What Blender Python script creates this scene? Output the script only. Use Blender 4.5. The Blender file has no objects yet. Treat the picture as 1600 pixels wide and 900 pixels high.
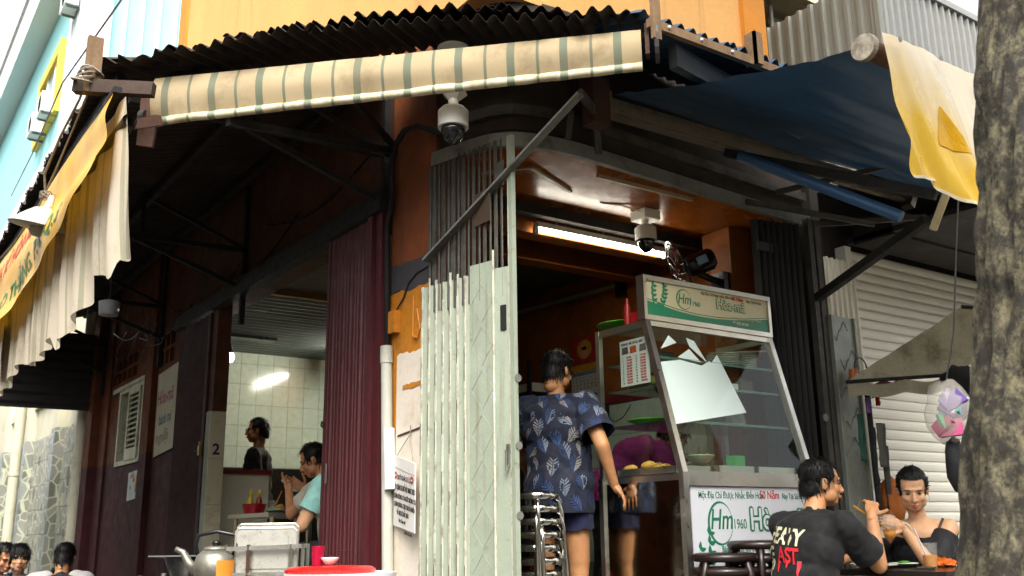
import bpy, bmesh, math, random
import numpy as np
from mathutils import Vector, Matrix, Euler, noise
from mathutils.bvhtree import BVHTree
random.seed(7); np.random.seed(7)
rad = math.radians
scn = bpy.context.scene
col = scn.collection

# ------------------------------------------------------------ camera, sky, sun, exposure
cam_d = bpy.data.cameras.new('camera'); cam = bpy.data.objects.new('camera', cam_d); col.objects.link(cam)
_hd, _p, _r = rad(35), rad(14.2), rad(0.8)
_H = Vector((math.sin(_hd), math.cos(_hd), 0)); _R0 = Vector((math.cos(_hd), -math.sin(_hd), 0)); _Z = Vector((0, 0, 1))
_F = _H*math.cos(_p) + _Z*math.sin(_p); _U0 = _Z*math.cos(_p) - _H*math.sin(_p)
_R = _R0*math.cos(_r) - _U0*math.sin(_r); _U = _U0*math.cos(_r) + _R0*math.sin(_r)
mw = Matrix((_R, _U, -_F)).transposed().to_4x4(); mw.translation = (-2.59, -3.92, 1.05)
cam.matrix_world = mw
cam_d.sensor_width = 36; cam_d.lens = 33.75; cam_d.clip_start = 0.05; cam_d.clip_end = 2000
cam_d.dof.use_dof = True; cam_d.dof.focus_distance = 5.2; cam_d.dof.aperture_fstop = 4.5
scn.camera = cam

world = bpy.data.worlds.new('World'); scn.world = world; world.use_nodes = True
wn = world.node_tree.nodes; wl = world.node_tree.links
sky = wn.new('ShaderNodeTexSky'); sky.sky_type = 'NISHITA'; sky.sun_disc = False
SUN_EL, SUN_AZ = rad(52), rad(212)      # azimuth clockwise from +Y
sky.sun_elevation = SUN_EL; sky.sun_rotation = SUN_AZ
sky.air_density = 1.0; sky.dust_density = 6.0; sky.ozone_density = 0.6
hsv = wn.new('ShaderNodeHueSaturation'); hsv.inputs['Saturation'].default_value = 0.12; hsv.inputs['Value'].default_value = 1.0
bg = wn['Background']; bg.inputs['Strength'].default_value = 0.15
wl.new(sky.outputs[0], hsv.inputs['Color']); wl.new(hsv.outputs[0], bg.inputs['Color'])
sun_d = bpy.data.lights.new('sun', 'SUN'); sun_d.energy = .8; sun_d.angle = rad(30); sun_d.color = (1.0, .91, .77)
sun = bpy.data.objects.new('sun', sun_d); col.objects.link(sun)
sdir = Vector((math.sin(SUN_AZ)*math.cos(SUN_EL), math.cos(SUN_AZ)*math.cos(SUN_EL), math.sin(SUN_EL)))
sun.rotation_euler = (-sdir).to_track_quat('-Z', 'Y').to_euler(); sun.location = sdir*30
scn.view_settings.view_transform = 'Standard'; scn.view_settings.look = 'None'
scn.view_settings.gamma = 1.0; scn.view_settings.exposure = 1.7; scn.view_settings.use_curve_mapping = False
scn.render.engine = 'CYCLES'
scn.cycles.max_bounces = 8; scn.cycles.diffuse_bounces = 4; scn.cycles.glossy_bounces = 4
scn.cycles.transparent_max_bounces = 16; scn.cycles.caustics_reflective = False; scn.cycles.caustics_refractive = False

# ------------------------------------------------------------ materials
_M = {}
def hexc(h):
    h = h.lstrip('#'); c = [int(h[i:i+2], 16)/255 for i in (0, 2, 4)]
    return tuple((x/12.92 if x <= .04045 else ((x+.055)/1.055)**2.4) for x in c)
def nmath(nt, op, a=None, b=None, clamp=False):
    n = nt.nodes.new('ShaderNodeMath'); n.operation = op; n.use_clamp = clamp
    for i, v in enumerate((a, b)):
        if v is None: continue
        if isinstance(v, (int, float)): n.inputs[i].default_value = v
        else: nt.links.new(v, n.inputs[i])
    return n.outputs[0]
def nmix(nt, f, a, b, typ='MIX'):
    n = nt.nodes.new('ShaderNodeMix'); n.data_type = 'RGBA'; n.blend_type = typ
    for k, v in ((0, f), (6, a), (7, b)):
        if isinstance(v, (int, float)): n.inputs[k].default_value = v
        elif isinstance(v, tuple): n.inputs[k].default_value = (*v[:3], 1)
        else: nt.links.new(v, n.inputs[k])
    return n.outputs[2]
def npos(nt, scale=(1, 1, 1), rotz=0):
    g = nt.nodes.new('ShaderNodeNewGeometry'); m = nt.nodes.new('ShaderNodeMapping')
    m.inputs['Scale'].default_value = scale; m.inputs['Rotation'].default_value = (0, 0, rotz)
    nt.links.new(g.outputs['Position'], m.inputs['Vector']); return m.outputs[0]
def nnoise(nt, vec, scale, detail=5, rough=.6):
    n = nt.nodes.new('ShaderNodeTexNoise'); n.inputs['Scale'].default_value = scale
    n.inputs['Detail'].default_value = detail; n.inputs['Roughness'].default_value = rough
    nt.links.new(vec, n.inputs['Vector']); return n.outputs['Fac']
def nramp(nt, f, lo, hi, a=0., b=1.):
    n = nt.nodes.new('ShaderNodeMapRange'); n.inputs[1].default_value = lo; n.inputs[2].default_value = hi
    n.inputs[3].default_value = a; n.inputs[4].default_value = b; nt.links.new(f, n.inputs[0]); return n.outputs[0]
def M(name, c=(.5, .5, .5), rough=.6, metal=0., var=.25, scale=3., bump=.15, bscale=60., dirt=None, damt=.5, dscale=2.,
      streak=None, samt=.5, sscale=6., spec=.5, coat=0., emit=None, estr=0., alpha=None, transl=0., sheen=0., paint=None, extra=None, sss=0.):
    """one procedural material; paint = (z height, colour below)"""
    if name in _M: return _M[name]
    if isinstance(c, str): c = hexc(c)
    m = bpy.data.materials.new(name); m.use_nodes = True; nt = m.node_tree; b = nt.nodes['Principled BSDF']
    P = npos(nt)
    colr = c
    if paint:
        g = nt.nodes.new('ShaderNodeSeparateXYZ'); nt.links.new(P, g.inputs[0])
        edge = nmath(nt, 'ADD', g.outputs[2], nramp(nt, nnoise(nt, P, 4), 0, 1, -.06, .06))
        pc = hexc(paint[1]) if isinstance(paint[1], str) else paint[1]
        colr = nmix(nt, nramp(nt, edge, paint[0]-.01, paint[0]+.01), pc, c)
    v = nramp(nt, nnoise(nt, P, scale), .25, .75, 1-var, 1+var*.6)
    colr = nmix(nt, 1., colr, v, 'MULTIPLY')
    fine = nnoise(nt, P, bscale, 3)
    colr = nmix(nt, 1., colr, nramp(nt, fine, .3, .7, 1-var*.35, 1+var*.25), 'MULTIPLY')
    if extra: colr = extra(nt, P, colr)
    if dirt:
        dc = hexc(dirt) if isinstance(dirt, str) else dirt
        f = nramp(nt, nnoise(nt, P, dscale, 8, .7), .62-damt*.3, .75, 0, .9)
        colr = nmix(nt, f, colr, dc)
    if streak:
        sc = hexc(streak) if isinstance(streak, str) else streak
        f = nramp(nt, nnoise(nt, npos(nt, (1, 1, .06)), sscale, 6, .65), .62-samt*.25, .8, 0, .9)
        colr = nmix(nt, f, colr, sc)
    if isinstance(colr, tuple): b.inputs['Base Color'].default_value = (*colr, 1)
    else: nt.links.new(colr, b.inputs['Base Color'])
    rr = nramp(nt, nnoise(nt, P, scale*2.3), .3, .7, max(.02, rough-.12*min(1, rough*2)), min(1, rough+.12*min(1, rough*2)))
    nt.links.new(rr, b.inputs['Roughness'])
    b.inputs['Metallic'].default_value = metal; b.inputs['Specular IOR Level'].default_value = spec
    b.inputs['Coat Weight'].default_value = coat; b.inputs['Coat Roughness'].default_value = .15
    b.inputs['Sheen Weight'].default_value = sheen
    if sss: b.inputs['Subsurface Weight'].default_value = sss; b.inputs['Subsurface Scale'].default_value = .012
    if bump:
        bn = nt.nodes.new('ShaderNodeBump'); bn.inputs['Strength'].default_value = bump; bn.inputs['Distance'].default_value = .004
        nt.links.new(fine, bn.inputs['Height']); nt.links.new(bn.outputs[0], b.inputs['Normal'])
    if emit:
        b.inputs['Emission Color'].default_value = (*(hexc(emit) if isinstance(emit, str) else emit), 1); b.inputs['Emission Strength'].default_value = estr
    if alpha is not None: b.inputs['Alpha'].default_value = alpha
    if transl:
        t = nt.nodes.new('ShaderNodeBsdfTranslucent'); mx = nt.nodes.new('ShaderNodeMixShader'); mx.inputs[0].default_value = transl
        if isinstance(colr, tuple): t.inputs[0].default_value = (*colr, 1)
        else: nt.links.new(colr, t.inputs[0])
        out = nt.nodes['Material Output']
        nt.links.new(b.outputs[0], mx.inputs[1]); nt.links.new(t.outputs[0], mx.inputs[2]); nt.links.new(mx.outputs[0], out.inputs[0])
    _M[name] = m; return m
def glass(name, tint=(.93, .97, .95), refl=1.0, rough=.02):
    if name in _M: return _M[name]
    m = bpy.data.materials.new(name); m.use_nodes = True; nt = m.node_tree; nt.nodes.remove(nt.nodes['Principled BSDF'])
    t = nt.nodes.new('ShaderNodeBsdfTransparent'); t.inputs[0].default_value = (*tint, 1)
    g = nt.nodes.new('ShaderNodeBsdfGlossy'); g.inputs['Roughness'].default_value = rough
    lw_ = nt.nodes.new('ShaderNodeLayerWeight'); lw_.inputs[0].default_value = .5
    sch = nmath(nt, 'ADD', nmath(nt, 'MULTIPLY', nmath(nt, 'POWER', lw_.outputs['Facing'], 5.), .96), .04)
    mx = nt.nodes.new('ShaderNodeMixShader'); nt.links.new(nmath(nt, 'MULTIPLY', sch, refl, True), mx.inputs[0])
    nt.links.new(t.outputs[0], mx.inputs[1]); nt.links.new(g.outputs[0], mx.inputs[2])
    nt.links.new(mx.outputs[0], nt.nodes['Material Output'].inputs[0]); _M[name] = m; return m

# ------------------------------------------------------------ mesh builder
ORG = {}
def root_of(o):
    while o.parent: o = o.parent
    return o
class MB:
    def __init__(s): s.v = []; s.f = []; s.uvs = None
    def add(s, V, Fs):
        n = len(s.v); s.v += [tuple(map(float, p)) for p in V]; s.f += [tuple(i+n for i in q) for q in Fs]; return s
    def box(s, a, b, bev=0):
        x0, x1 = sorted((a[0], b[0])); y0, y1 = sorted((a[1], b[1])); z0, z1 = sorted((a[2], b[2]))
        return s.add([(x0,y0,z0),(x1,y0,z0),(x1,y1,z0),(x0,y1,z0),(x0,y0,z1),(x1,y0,z1),(x1,y1,z1),(x0,y1,z1)],
                     [(3,2,1,0),(4,5,6,7),(0,1,5,4),(1,2,6,5),(2,3,7,6),(3,0,4,7)])
    def obox(s, c, size, rot=None):
        """box of a size about c, rotated by a Matrix/Euler"""
        if rot is None: rot = Matrix.Identity(3)
        elif not isinstance(rot, Matrix): rot = Euler(rot).to_matrix()
        h = [x/2 for x in size]; c = Vector(c); m = MB().box([-x for x in h], h)
        return s.add([c + rot @ Vector(p) for p in m.v], m.f)
    def bar(s, p0, p1, w, h, up=(0, 0, 1)):
        """rectangular bar from p0 to p1"""
        p0, p1 = Vector(p0), Vector(p1); d = (p1-p0).normalized(); up = Vector(up)
        if abs(d.dot(up)) > .98: up = Vector((1, 0, 0))
        a = d.cross(up).normalized(); b = a.cross(d)
        V = [p + a*i*w/2 + b*j*h/2 for p in (p0, p1) for i, j in ((-1,-1),(1,-1),(1,1),(-1,1))]
        return s.add(V, [(0,1,2,3),(7,6,5,4),(0,4,5,1),(1,5,6,2),(2,6,7,3),(3,7,4,0)])
    def tube(s, pts, r, n=8, caps=True, closed=False):
        pts = [Vector(p) for p in pts]; L = len(pts); rs = r if isinstance(r, (list, tuple)) else [r]*L
        rings = []; a = None
        for i in range(L):
            if closed: d = pts[(i+1) % L]-pts[i-1]
            else: d = pts[min(i+1, L-1)]-pts[max(i-1, 0)]
            d = d.normalized() if d.length > 1e-9 else Vector((0, 0, 1))
            if a is None:
                ref = Vector((0, 0, 1)) if abs(d.z) < .9 else Vector((1, 0, 0)); a = d.cross(ref).normalized()
            else:
                a = a - d*a.dot(d); a = a.normalized() if a.length > 1e-6 else d.orthogonal().normalized()
            b = d.cross(a); rings.append([pts[i] + (a*math.cos(t)+b*math.sin(t))*rs[i] for t in (2*math.pi*k/n for k in range(n))])
        V = [p for q in rings for p in q]; Fs = []
        for i in range(L if closed else L-1):
            j = (i+1) % L
            for k in range(n): Fs.append((i*n+k, i*n+(k+1) % n, j*n+(k+1) % n, j*n+k))
        if caps and not closed: Fs += [tuple(range(n-1, -1, -1)), tuple((L-1)*n+k for k in range(n))]
        return s.add(V, Fs)
    def lathe(s, prof, c=(0, 0, 0), n=24, axis='z'):
        V = []; Fs = []; L = len(prof)
        for r, z in prof:
            for k in range(n):
                t = 2*math.pi*k/n; p = (r*math.cos(t), r*math.sin(t), z)
                if axis == 'x': p = (p[2], p[0], p[1])
                if axis == 'y': p = (p[0], p[2], p[1])
                V.append((p[0]+c[0], p[1]+c[1], p[2]+c[2]))
        for i in range(L-1):
            for k in range(n): Fs.append((i*n+k, i*n+(k+1) % n, (i+1)*n+(k+1) % n, (i+1)*n+k))
        Fs += [tuple(range(n-1, -1, -1)), tuple((L-1)*n+k for k in range(n))]
        return s.add(V, Fs)
    def ell(s, c, r, rot=None, nu=16, nv=10):
        if not hasattr(r, '__len__'): r = (r, r, r)
        c = Vector(c); V = []; Fs = []
        for j in range(nv+1):
            ph = math.pi*(j+.002)/(nv+.004)
            for i in range(nu):
                t = 2*math.pi*i/nu; p = Vector((r[0]*math.sin(ph)*math.cos(t), r[1]*math.sin(ph)*math.sin(t), r[2]*math.cos(ph)))
                V.append(c + (rot @ p if rot is not None else p))
        for j in range(nv):
            for i in range(nu): Fs.append((j*nu+i, (j+1)*nu+i, (j+1)*nu+(i+1) % nu, j*nu+(i+1) % nu))
        Fs += [tuple(range(nu)), tuple(nv*nu+k for k in range(nu-1, -1, -1))]
        return s.add(V, Fs)
    def prism(s, poly, d):
        """3-D polygon extruded by vector d"""
        d = Vector(d); n = len(poly); P = [Vector(p) for p in poly]
        Fs = [tuple(range(n-1, -1, -1)), tuple(n+k for k in range(n))] + [(k, (k+1) % n, n+(k+1) % n, n+k) for k in range(n)]
        return s.add(P + [p+d for p in P], Fs)
    def grid(s, fn, nu, nv, thick=None):
        V = [Vector(fn(i/nu, j/nv)) for j in range(nv+1) for i in range(nu+1)]; W = nu+1
        Fs = [(j*W+i, j*W+i+1, (j+1)*W+i+1, (j+1)*W+i) for j in range(nv) for i in range(nu)]
        if thick:
            t = Vector(thick); n = len(V); B = [p+t for p in V]
            Fs2 = [tuple(reversed([k+n for k in q])) for q in Fs]; E = []
            for i in range(nu): E += [(i+1, i, n+i, n+i+1), (nv*W+i, nv*W+i+1, n+nv*W+i+1, n+nv*W+i)]
            for j in range(nv): E += [(j*W, (j+1)*W, n+(j+1)*W, n+j*W), ((j+1)*W+nu, j*W+nu, n+j*W+nu, n+(j+1)*W+nu)]
            return s.add(V+B, Fs+Fs2+E)
        return s.add(V, Fs)
    def xf(s, mat):
        s.v = [tuple(mat @ Vector(p)) for p in s.v]; return s
    def mesh(s, name, org=(0, 0, 0)):
        me = bpy.data.meshes.new(name); o = Vector(org)
        me.from_pydata([tuple(Vector(p)-o) for p in s.v], [], s.f); me.update(); return me
    def build(s, name, mat, parent=None, smooth=False, local=False, fix=True, autos=None):
        if parent is None:
            if local: org = Vector((0, 0, 0))
            else:
                A = np.array(s.v); mn, mx = A.min(0), A.max(0); org = Vector(((mn[0]+mx[0])/2, (mn[1]+mx[1])/2, mn[2]))
        else: org = Vector((0, 0, 0)) if local else ORG.get(root_of(parent).name, Vector((0, 0, 0)))
        me = s.mesh(name, org)
        if fix:
            bm = bmesh.new(); bm.from_mesh(me); bmesh.ops.recalc_face_normals(bm, faces=bm.faces); bm.to_mesh(me); bm.free()
        o = bpy.data.objects.new(name, me); col.objects.link(o)
        if mat: me.materials.append(mat)
        if smooth:
            me.shade_smooth() if not autos else None
            if autos: smooth_by_angle(me, autos)
        if parent is None:
            o.location = org; ORG[o.name] = org
        else: o.parent = parent
        return o
def smooth_by_angle(me, ang=40):
    me.shade_smooth()
    bm = bmesh.new(); bm.from_mesh(me); ca = math.radians(ang)
    for e in bm.edges:
        if len(e.link_faces) == 2 and e.calc_face_angle(0) > ca: e.smooth = False
    bm.to_mesh(me); bm.free()
def thing(name, loc, label, cat, group=None, rz=0):
    o = bpy.data.objects.new(name, None); col.objects.link(o); o.empty_display_size = .1
    o.location = loc; o.rotation_euler = (0, 0, rz); ORG[o.name] = Vector(loc)
    return tag(o, label, cat, group)
def tag(o, label=None, cat=None, group=None, kind=None):
    if label: o['label'] = label
    if cat: o['category'] = cat
    if group: o['group'] = group
    if kind: o['kind'] = kind
    return o
def inst(me, name, parent, loc=(0, 0, 0), rot=(0, 0, 0), scale=(1, 1, 1)):
    """another object on shared mesh data, world place given for an unrotated root"""
    o = bpy.data.objects.new(name, me); col.objects.link(o); o.parent = parent
    o.location = Vector(loc) - ORG.get(root_of(parent).name, Vector((0, 0, 0))); o.rotation_euler = rot; o.scale = scale; return o
def copy_tree(o, parent=None):
    c = o.copy(); col.objects.link(c); c.parent = parent
    for ch in o.children: copy_tree(ch, c)
    return c
def text(body, size, mat, parent, org, xd, yd, name='lettering', bold=0., align='LEFT', sx=1., proj=None, shear=0., depth=.0006):
    """flat lettering lying in the plane (xd, yd); proj(v) may move each vertex onto a surface"""
    cu = bpy.data.curves.new('t', 'FONT'); cu.body = body; cu.size = size; cu.align_x = align; cu.offset = bold*size
    cu.fill_mode = 'BOTH' if depth else 'FRONT'; cu.extrude = depth; cu.shear = shear; cu.resolution_u = 3
    to = bpy.data.objects.new('t', cu); col.objects.link(to)
    dg = bpy.context.evaluated_depsgraph_get(); me = bpy.data.meshes.new_from_object(to.evaluated_get(dg))
    bpy.data.objects.remove(to); bpy.data.curves.remove(cu)
    xd, yd = Vector(xd).normalized(), Vector(yd).normalized(); zd = xd.cross(yd); O = Vector(org)
    ro = ORG.get(root_of(parent).name, Vector((0, 0, 0)))
    for v in me.vertices:
        p = O + xd*v.co.x*sx + yd*v.co.y + zd*(v.co.z+depth)
        if proj: p = proj(p)
        v.co = p - ro
    me.materials.clear(); me.materials.append(mat); me.name = name
    o = bpy.data.objects.new(name, me); col.objects.link(o); o.parent = parent; return o
def lerp(a, b, t): return a + (b-a)*t
def nz(x, y=0, z=0): return noise.noise(Vector((x, y, z)))
# ------------------------------------------------------------ shared materials
orange = M('orange_wall_paint', '#804219', .75, var=.3, scale=2.5, bump=.5, bscale=25, dirt='#3a2416', damt=.45, dscale=1.6, streak='#2a1a10', samt=.35, sscale=7)
orange_up = M('orange_upper_wall', '#d6a05c', .85, var=.12, scale=1.2, bump=.3, bscale=30, streak='#8a6038', samt=.18, sscale=5)
shaded_orange = M('shaded_orange_wall', '#4f2a12', .8, var=.4, scale=2.5, bump=.6, bscale=22, dirt='#120c08', damt=.6, dscale=1.4, streak='#140d09', samt=.5, sscale=5)  # under-roof shade darkened into the wall colour, together with grime
ochre = M('ochre_column_paint', '#c07a18', .6, var=.25, scale=4, bump=.4, bscale=30, dirt='#5c3a14', damt=.35, dscale=4)
sidewall = M('side_wall_paint', '#5c321a', .75, var=.35, scale=3, bump=.6, bscale=18, dirt='#1e1512', damt=.6, dscale=2.2, streak='#201713', samt=.5, spec=.2, paint=(1.86, '#3f1c20'))
burg = M('burgundy_gate_paint', '#4a1219', .55, var=.3, scale=5, bump=.2, bscale=80, dirt='#2a0f12', damt=.35, dscale=5)
burg_dk = M('old_burgundy_paint', '#2c1416', .75, var=.3, scale=5, bump=.2, dirt='#160f0e', damt=.5, dscale=5)
sage = M('sage_gate_paint', '#949d8b', .5, var=.14, scale=5, bump=.2, bscale=70, dirt='#6e6450', damt=.08, dscale=16, streak='#6b5a44', samt=.28, sscale=26)
sage_edge = M('worn_gate_edge', '#c9c8b4', .5, var=.2, scale=12, dirt='#6b4a30', damt=.5, dscale=14)
grime = M('grimy_steel', '#4d4a44', .6, .3, var=.4, scale=8, bump=.3, dirt='#241d18', damt=.6, dscale=6)
darksteel = M('dark_steel', '#141210', .75, .1, var=.4, scale=8, bump=.3, dirt='#120f0d', damt=.5, dscale=6)
greysteel = M('grey_steel', '#7d7d76', .5, .25, var=.3, scale=6, bump=.2, dirt='#3a332b', damt=.5, dscale=6)
stainless = M('stainless_steel', '#cfccc2', .34, 1., var=.12, scale=5, bump=.03, bscale=120)
stain_mir = M('polished_stainless', '#c8c5bc', .09, 1., var=.12, scale=3, bump=.03, bscale=12, dirt='#6d6658', damt=.25, dscale=5)
white_pl = M('white_plastic', '#dcdad2', .4, var=.08, scale=8, bump=0)
black_pl = M('black_plastic', '#0e0e10', .3, var=.2, scale=8, bump=0)
rust = M('rusty_brown_steel', '#54382a', .8, .2, var=.4, scale=8, bump=.6, dirt='#2a1c14', damt=.6, dscale=8)
oldwood = M('weathered_wood', '#7c6246', .85, var=.4, scale=6, bump=.6, bscale=50, streak='#43301f', samt=.5, sscale=14)
roofmat = M('old_roof_sheet', '#3f362f', .8, .1, var=.5, scale=3, bump=.4, dirt='#241c18', damt=.65, dscale=2.5)
roofblue = M('blue_roof_sheet', '#3f5872', .6, .2, var=.3, scale=3, bump=.2, dirt='#22262b', damt=.5, dscale=3)
white_tile = M('white_glazed_tile', '#c3d3c3', .12, var=.14, scale=14, bump=.05, bscale=90)
grout = M('grout', '#8d938a', .9, var=.2)
plaster = M('cream_plaster', '#bfbba4', .85, var=.15, scale=2, bump=.3, dirt='#9a9780', damt=.3, dscale=1.5, streak='#8d8a70', samt=.3)
white_paint = M('white_limewash', '#ddd3c4', .8, var=.1, scale=5, bump=.4, bscale=40, dirt='#b9a58c', damt=.35, dscale=5)
concrete = M('concrete', '#7a766d', .9, var=.3, bump=.5, dirt='#4a463f', damt=.4)
asphalt = M('asphalt', '#403f3c', .9, var=.35, scale=2, bump=.6, bscale=90, dirt='#2a2927', damt=.5)
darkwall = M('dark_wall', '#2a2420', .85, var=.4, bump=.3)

inner = M('inner_orange_paint', '#8a4d18', .6, var=.25, scale=2.5, bump=.3, bscale=20, dirt='#4a2a12', damt=.4, dscale=1.8, spec=.2)
# ------------------------------------------------------------ ground
tag(MB().add([(-300,-300,0),(300,-300,0),(300,300,0),(-300,300,0)], [(0,1,2,3)]).build('road', asphalt, fix=False), kind='structure')
pv = tag(MB().box((.45,-2.9,.002), (14,-.02,.10)).build('pavement', concrete), kind='structure')
tag(MB().box((.30,-3.05,.001), (.45,-.02,.115)).box((.45,-3.05,.001), (14,-2.9,.115)).build('kerb', M('kerb_stone', '#8f8b82', .85, var=.25, bump=.4)), kind='structure')

# ------------------------------------------------------------ the shophouse
shop = thing('corner_shophouse', (0, 0, 0), 'orange corner shophouse with folding gates open on two sides', 'building')
def P(mb, name, mat, par=shop, **k): return mb.build(name, mat, par, **k)
# side wall to the alley, with a window and two grilles
w = MB(); X0, X1 = 0., .22
w.box((X0,5.26,0), (X1,8.83,1.83)); w.box((X0,5.26,3.06), (X1,8.83,4.0)); w.box((X0,5.26,2.62), (X1,5.54,3.06))
w.box((X0,5.26,1.83), (X1,6.55,2.62)); w.box((X0,7.55,1.83), (X1,8.83,2.62)); w.box((X0,5.54,2.62), (X1,6.06,2.70))
w.box((X0,6.06,2.62), (X1,6.95,3.06)); w.box((X0,6.95,2.62), (X1,8.05,2.75)); w.box((X0,8.05,2.62), (X1,8.83,3.06))
P(w, 'side_wall', sidewall)
for y0, y1, pr in ((8.55, 8.88, .1), (6.08, 6.36, .06), (8.05, 8.2, .03)):
    P(MB().box((-pr, y0, 0), (-.002, y1, 3.95)), 'pilaster', sidewall)
def grille(y0, y1, z0, z1, nc, nr):
    g = P(MB().box((.12,y0,z0), (.14,y1,z1)), 'ventilation_grille', M('grille_dark', '#0b0a0a', .9))
    for i in range(nc+1):
        y = lerp(y0, y1, i/nc); P(MB().box((.0,y-.018,z0), (.1,y+.018,z1)), 'grille_bar', sidewall, g)
    for j in range(nr+1):
        z = lerp(z0, z1, j/nr); P(MB().box((.006,y0,z-.018), (.094,y1,z+.018)), 'grille_bar', sidewall, g)
grille(6.95, 8.05, 2.75, 3.05, 5, 2); grille(5.54, 6.06, 2.70, 3.05, 3, 2)
# louvred window: frame, one leaf open inwards dark, one leaf with slats
wf = P(MB().box((-.02,6.5,1.80),(.06,6.56,2.66)).box((-.02,7.5,1.80),(.06,7.56,2.66)).box((-.02,6.56,2.60),(.06,7.5,2.66)).box((-.02,6.56,1.80),(.06,7.5,1.85)),
       'window_frame', M('cream_frame', '#b5b59c', .6, dirt='#4d4a3c', damt=.5, dscale=6))
cream = _M['cream_frame']
P(MB().box((.1,6.57,1.85),(.12,7.5,2.6)), 'pane', M('dark_pane', '#0c1214', .25), wf)
lf = P(MB().box((-.03,6.62,1.84),(.0,6.67,2.61)).box((-.03,7.06,1.84),(.0,7.11,2.61)).box((-.03,6.67,2.55),(.0,7.06,2.61)).box((-.03,6.67,1.84),(.0,7.06,1.96)),
       'louvred_shutter', cream)
for i in range(10):
    z = 2.0 + i*.057; P(MB().obox((-.015,6.865,z), (.05,.39,.008), (0, rad(-40), 0)), 'louvre', cream, lf)
P(MB().box((-.02,6.2,2.65),(-.001,7.9,2.70)), 'window_head', cream)
# lintel, track and left jamb
P(MB().box((0,1.03,2.99),(.22,5.26,4.0)).box((0,5.05,.0),(.22,5.26,2.99)).box((-.05,4.1,2.06),(.07,4.25,2.99)), 'lintel_wall', shaded_orange)
P(MB().box((-.09,1.03,2.94),(-.002,5.3,3.0)).box((-.09,1.03,3.0),(-.07,5.3,3.07)), 'gate_track', darksteel)
# white tiled jamb post with the number 2
j = P(MB().box((-.062,4.104,.0),(.068,4.24,2.058)), 'jamb_post', grout)
for k, (z0, z1) in enumerate(((.02,.5),(.51,.94),(.95,1.29),(1.295,1.66),(1.665,2.055))):
    P(MB().box((-.063,4.098,z0),(.069,4.104,z1)), 'jamb_tile', M('jamb_tile_glaze', '#bdb79f', .3, var=.12, dirt='#8d8064', damt=.3, dscale=6), j)
text('2', .125, M('navy_ink', '#12142c', .5), shop, (-.032,4.0965,1.70), (1,0,0), (0,0,1), 'number', bold=.03)
# corner column
P(MB().box((.0,.51,0),(.30,1.03,4.0)), 'column', orange)
def patch(name, poly, x, mat, par=shop, t=.004):
    return P(MB().prism([(x, y, z) for y, z in poly], (-t, 0, 0)), name, mat, par)
def ragged(y0, y1, z0, z1, amp=.012, n=9, sides='tb', seed=1):
    rnd = random.Random(seed); p = [(lerp(y0, y1, i/n), z0 + (rnd.uniform(-amp, amp) if 'b' in sides and 0 < i < n else 0)) for i in range(n+1)]
    return p + [(lerp(y1, y0, i/n), z1 + (rnd.uniform(-amp, amp) if 't' in sides and 0 < i < n else 0)) for i in range(n+1)]
patch('ochre_paint_coat', ragged(.512, 1.028, .0, 2.42, .01, seed=3), -.001, ochre)
patch('grey_paint_patch', ragged(.515, 1.022, 2.41, 2.58, .02, seed=4), -.002, M('grey_patch', '#3c3a40', .7, var=.3))
patch('white_paint_coat', ragged(.60, .93, .0, 2.035, .012, seed=5), -.005, white_paint)
patch('ochre_tape_patch', ragged(.63, .85, 1.83, 1.855, .006, seed=6), -.009, ochre)
# upper storey
u = MB().box((.0,.18,3.95),(.2,6.2,9.0)).box((.18,.0,3.95),(2.30,.2,9.0)).prism([(.0,.18,3.95),(.05,.05,3.95),(.18,.0,3.95),(.18,.18,3.95)], (0,0,5.05)).box((2.1,.2,3.95),(2.3,3.2,9.0))
P(u, 'upper_wall', orange_up)
P(MB().box((2.08,-.035,3.95),(2.30,-.001,9.0)), 'upper_pilaster', M('ochre_upper', '#c87f24', .8, var=.15))
P(MB().box((-.03,5.95,3.95),(-.001,6.2,9.0)), 'upper_pilaster', M('ochre_upper', '#c87f24'))
# curved corner: wall above the track, track rails
CV = [(-.02,.52),(.015,.38),(.055,.24),(.105,.11),(.19,.02),(.33,-.03),(.56,-.05),(1.0,-.02),(1.53,.02),(2.1,.06),(2.78,.1)]
def sweep(path, w, z0, z1, off=0):
    V = []; n = len(path)
    for i, (x, y) in enumerate(path):
        a = Vector(path[max(i-1, 0)]); b = Vector(path[min(i+1, n-1)]); d = (b-a).normalized(); nn = Vector((d.y, -d.x))
        # inside of the shop lies to the left of the path
        for o, z in ((off, z0), (off+w, z0), (off+w, z1), (off, z1)): V.append((x-nn.x*o, y-nn.y*o, z))
    Fs = [(3,2,1,0), tuple(4*(n-1)+k for k in range(4))]
    for i in range(n-1):
        for k in range(4): Fs.append((4*i+k, 4*i+(k+1) % 4, 4*i+4+(k+1) % 4, 4*i+4+k))
    return MB().add(V, Fs)
dirty_beam = M('stained_beam', '#3a2e24', .85, var=.4, scale=3, bump=.6, bscale=20, dirt='#1c1612', damt=.7, dscale=2.5, streak='#161210', samt=.5)
def fine(path):
    out = []
    for a, b in zip(path[:-1], path[1:]):
        for k in range(4): out.append((lerp(a[0], b[0], k/4), lerp(a[1], b[1], k/4)))
    return out + [path[-1]]
CVs = [(a[0]*.25+b[0]*.5+c[0]*.25, a[1]*.25+b[1]*.5+c[1]*.25) for a, b, c in zip([fine(CV)[0]]+fine(CV)[:-1], fine(CV), fine(CV)[1:]+[fine(CV)[-1]])]
P(sweep(CVs, .18, 3.17, 3.97, .035), 'corner_beam', dirty_beam)
trk = P(sweep(CVs, .035, 3.055, 3.135, -.02), 'curved_track', greysteel)
P(sweep(CVs, .05, 3.10, 3.168, .02), 'track_channel', darksteel, trk)
P(sweep(CVs, .03, 3.25, 3.31, .0), 'upper_rail', grime, trk)
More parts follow.
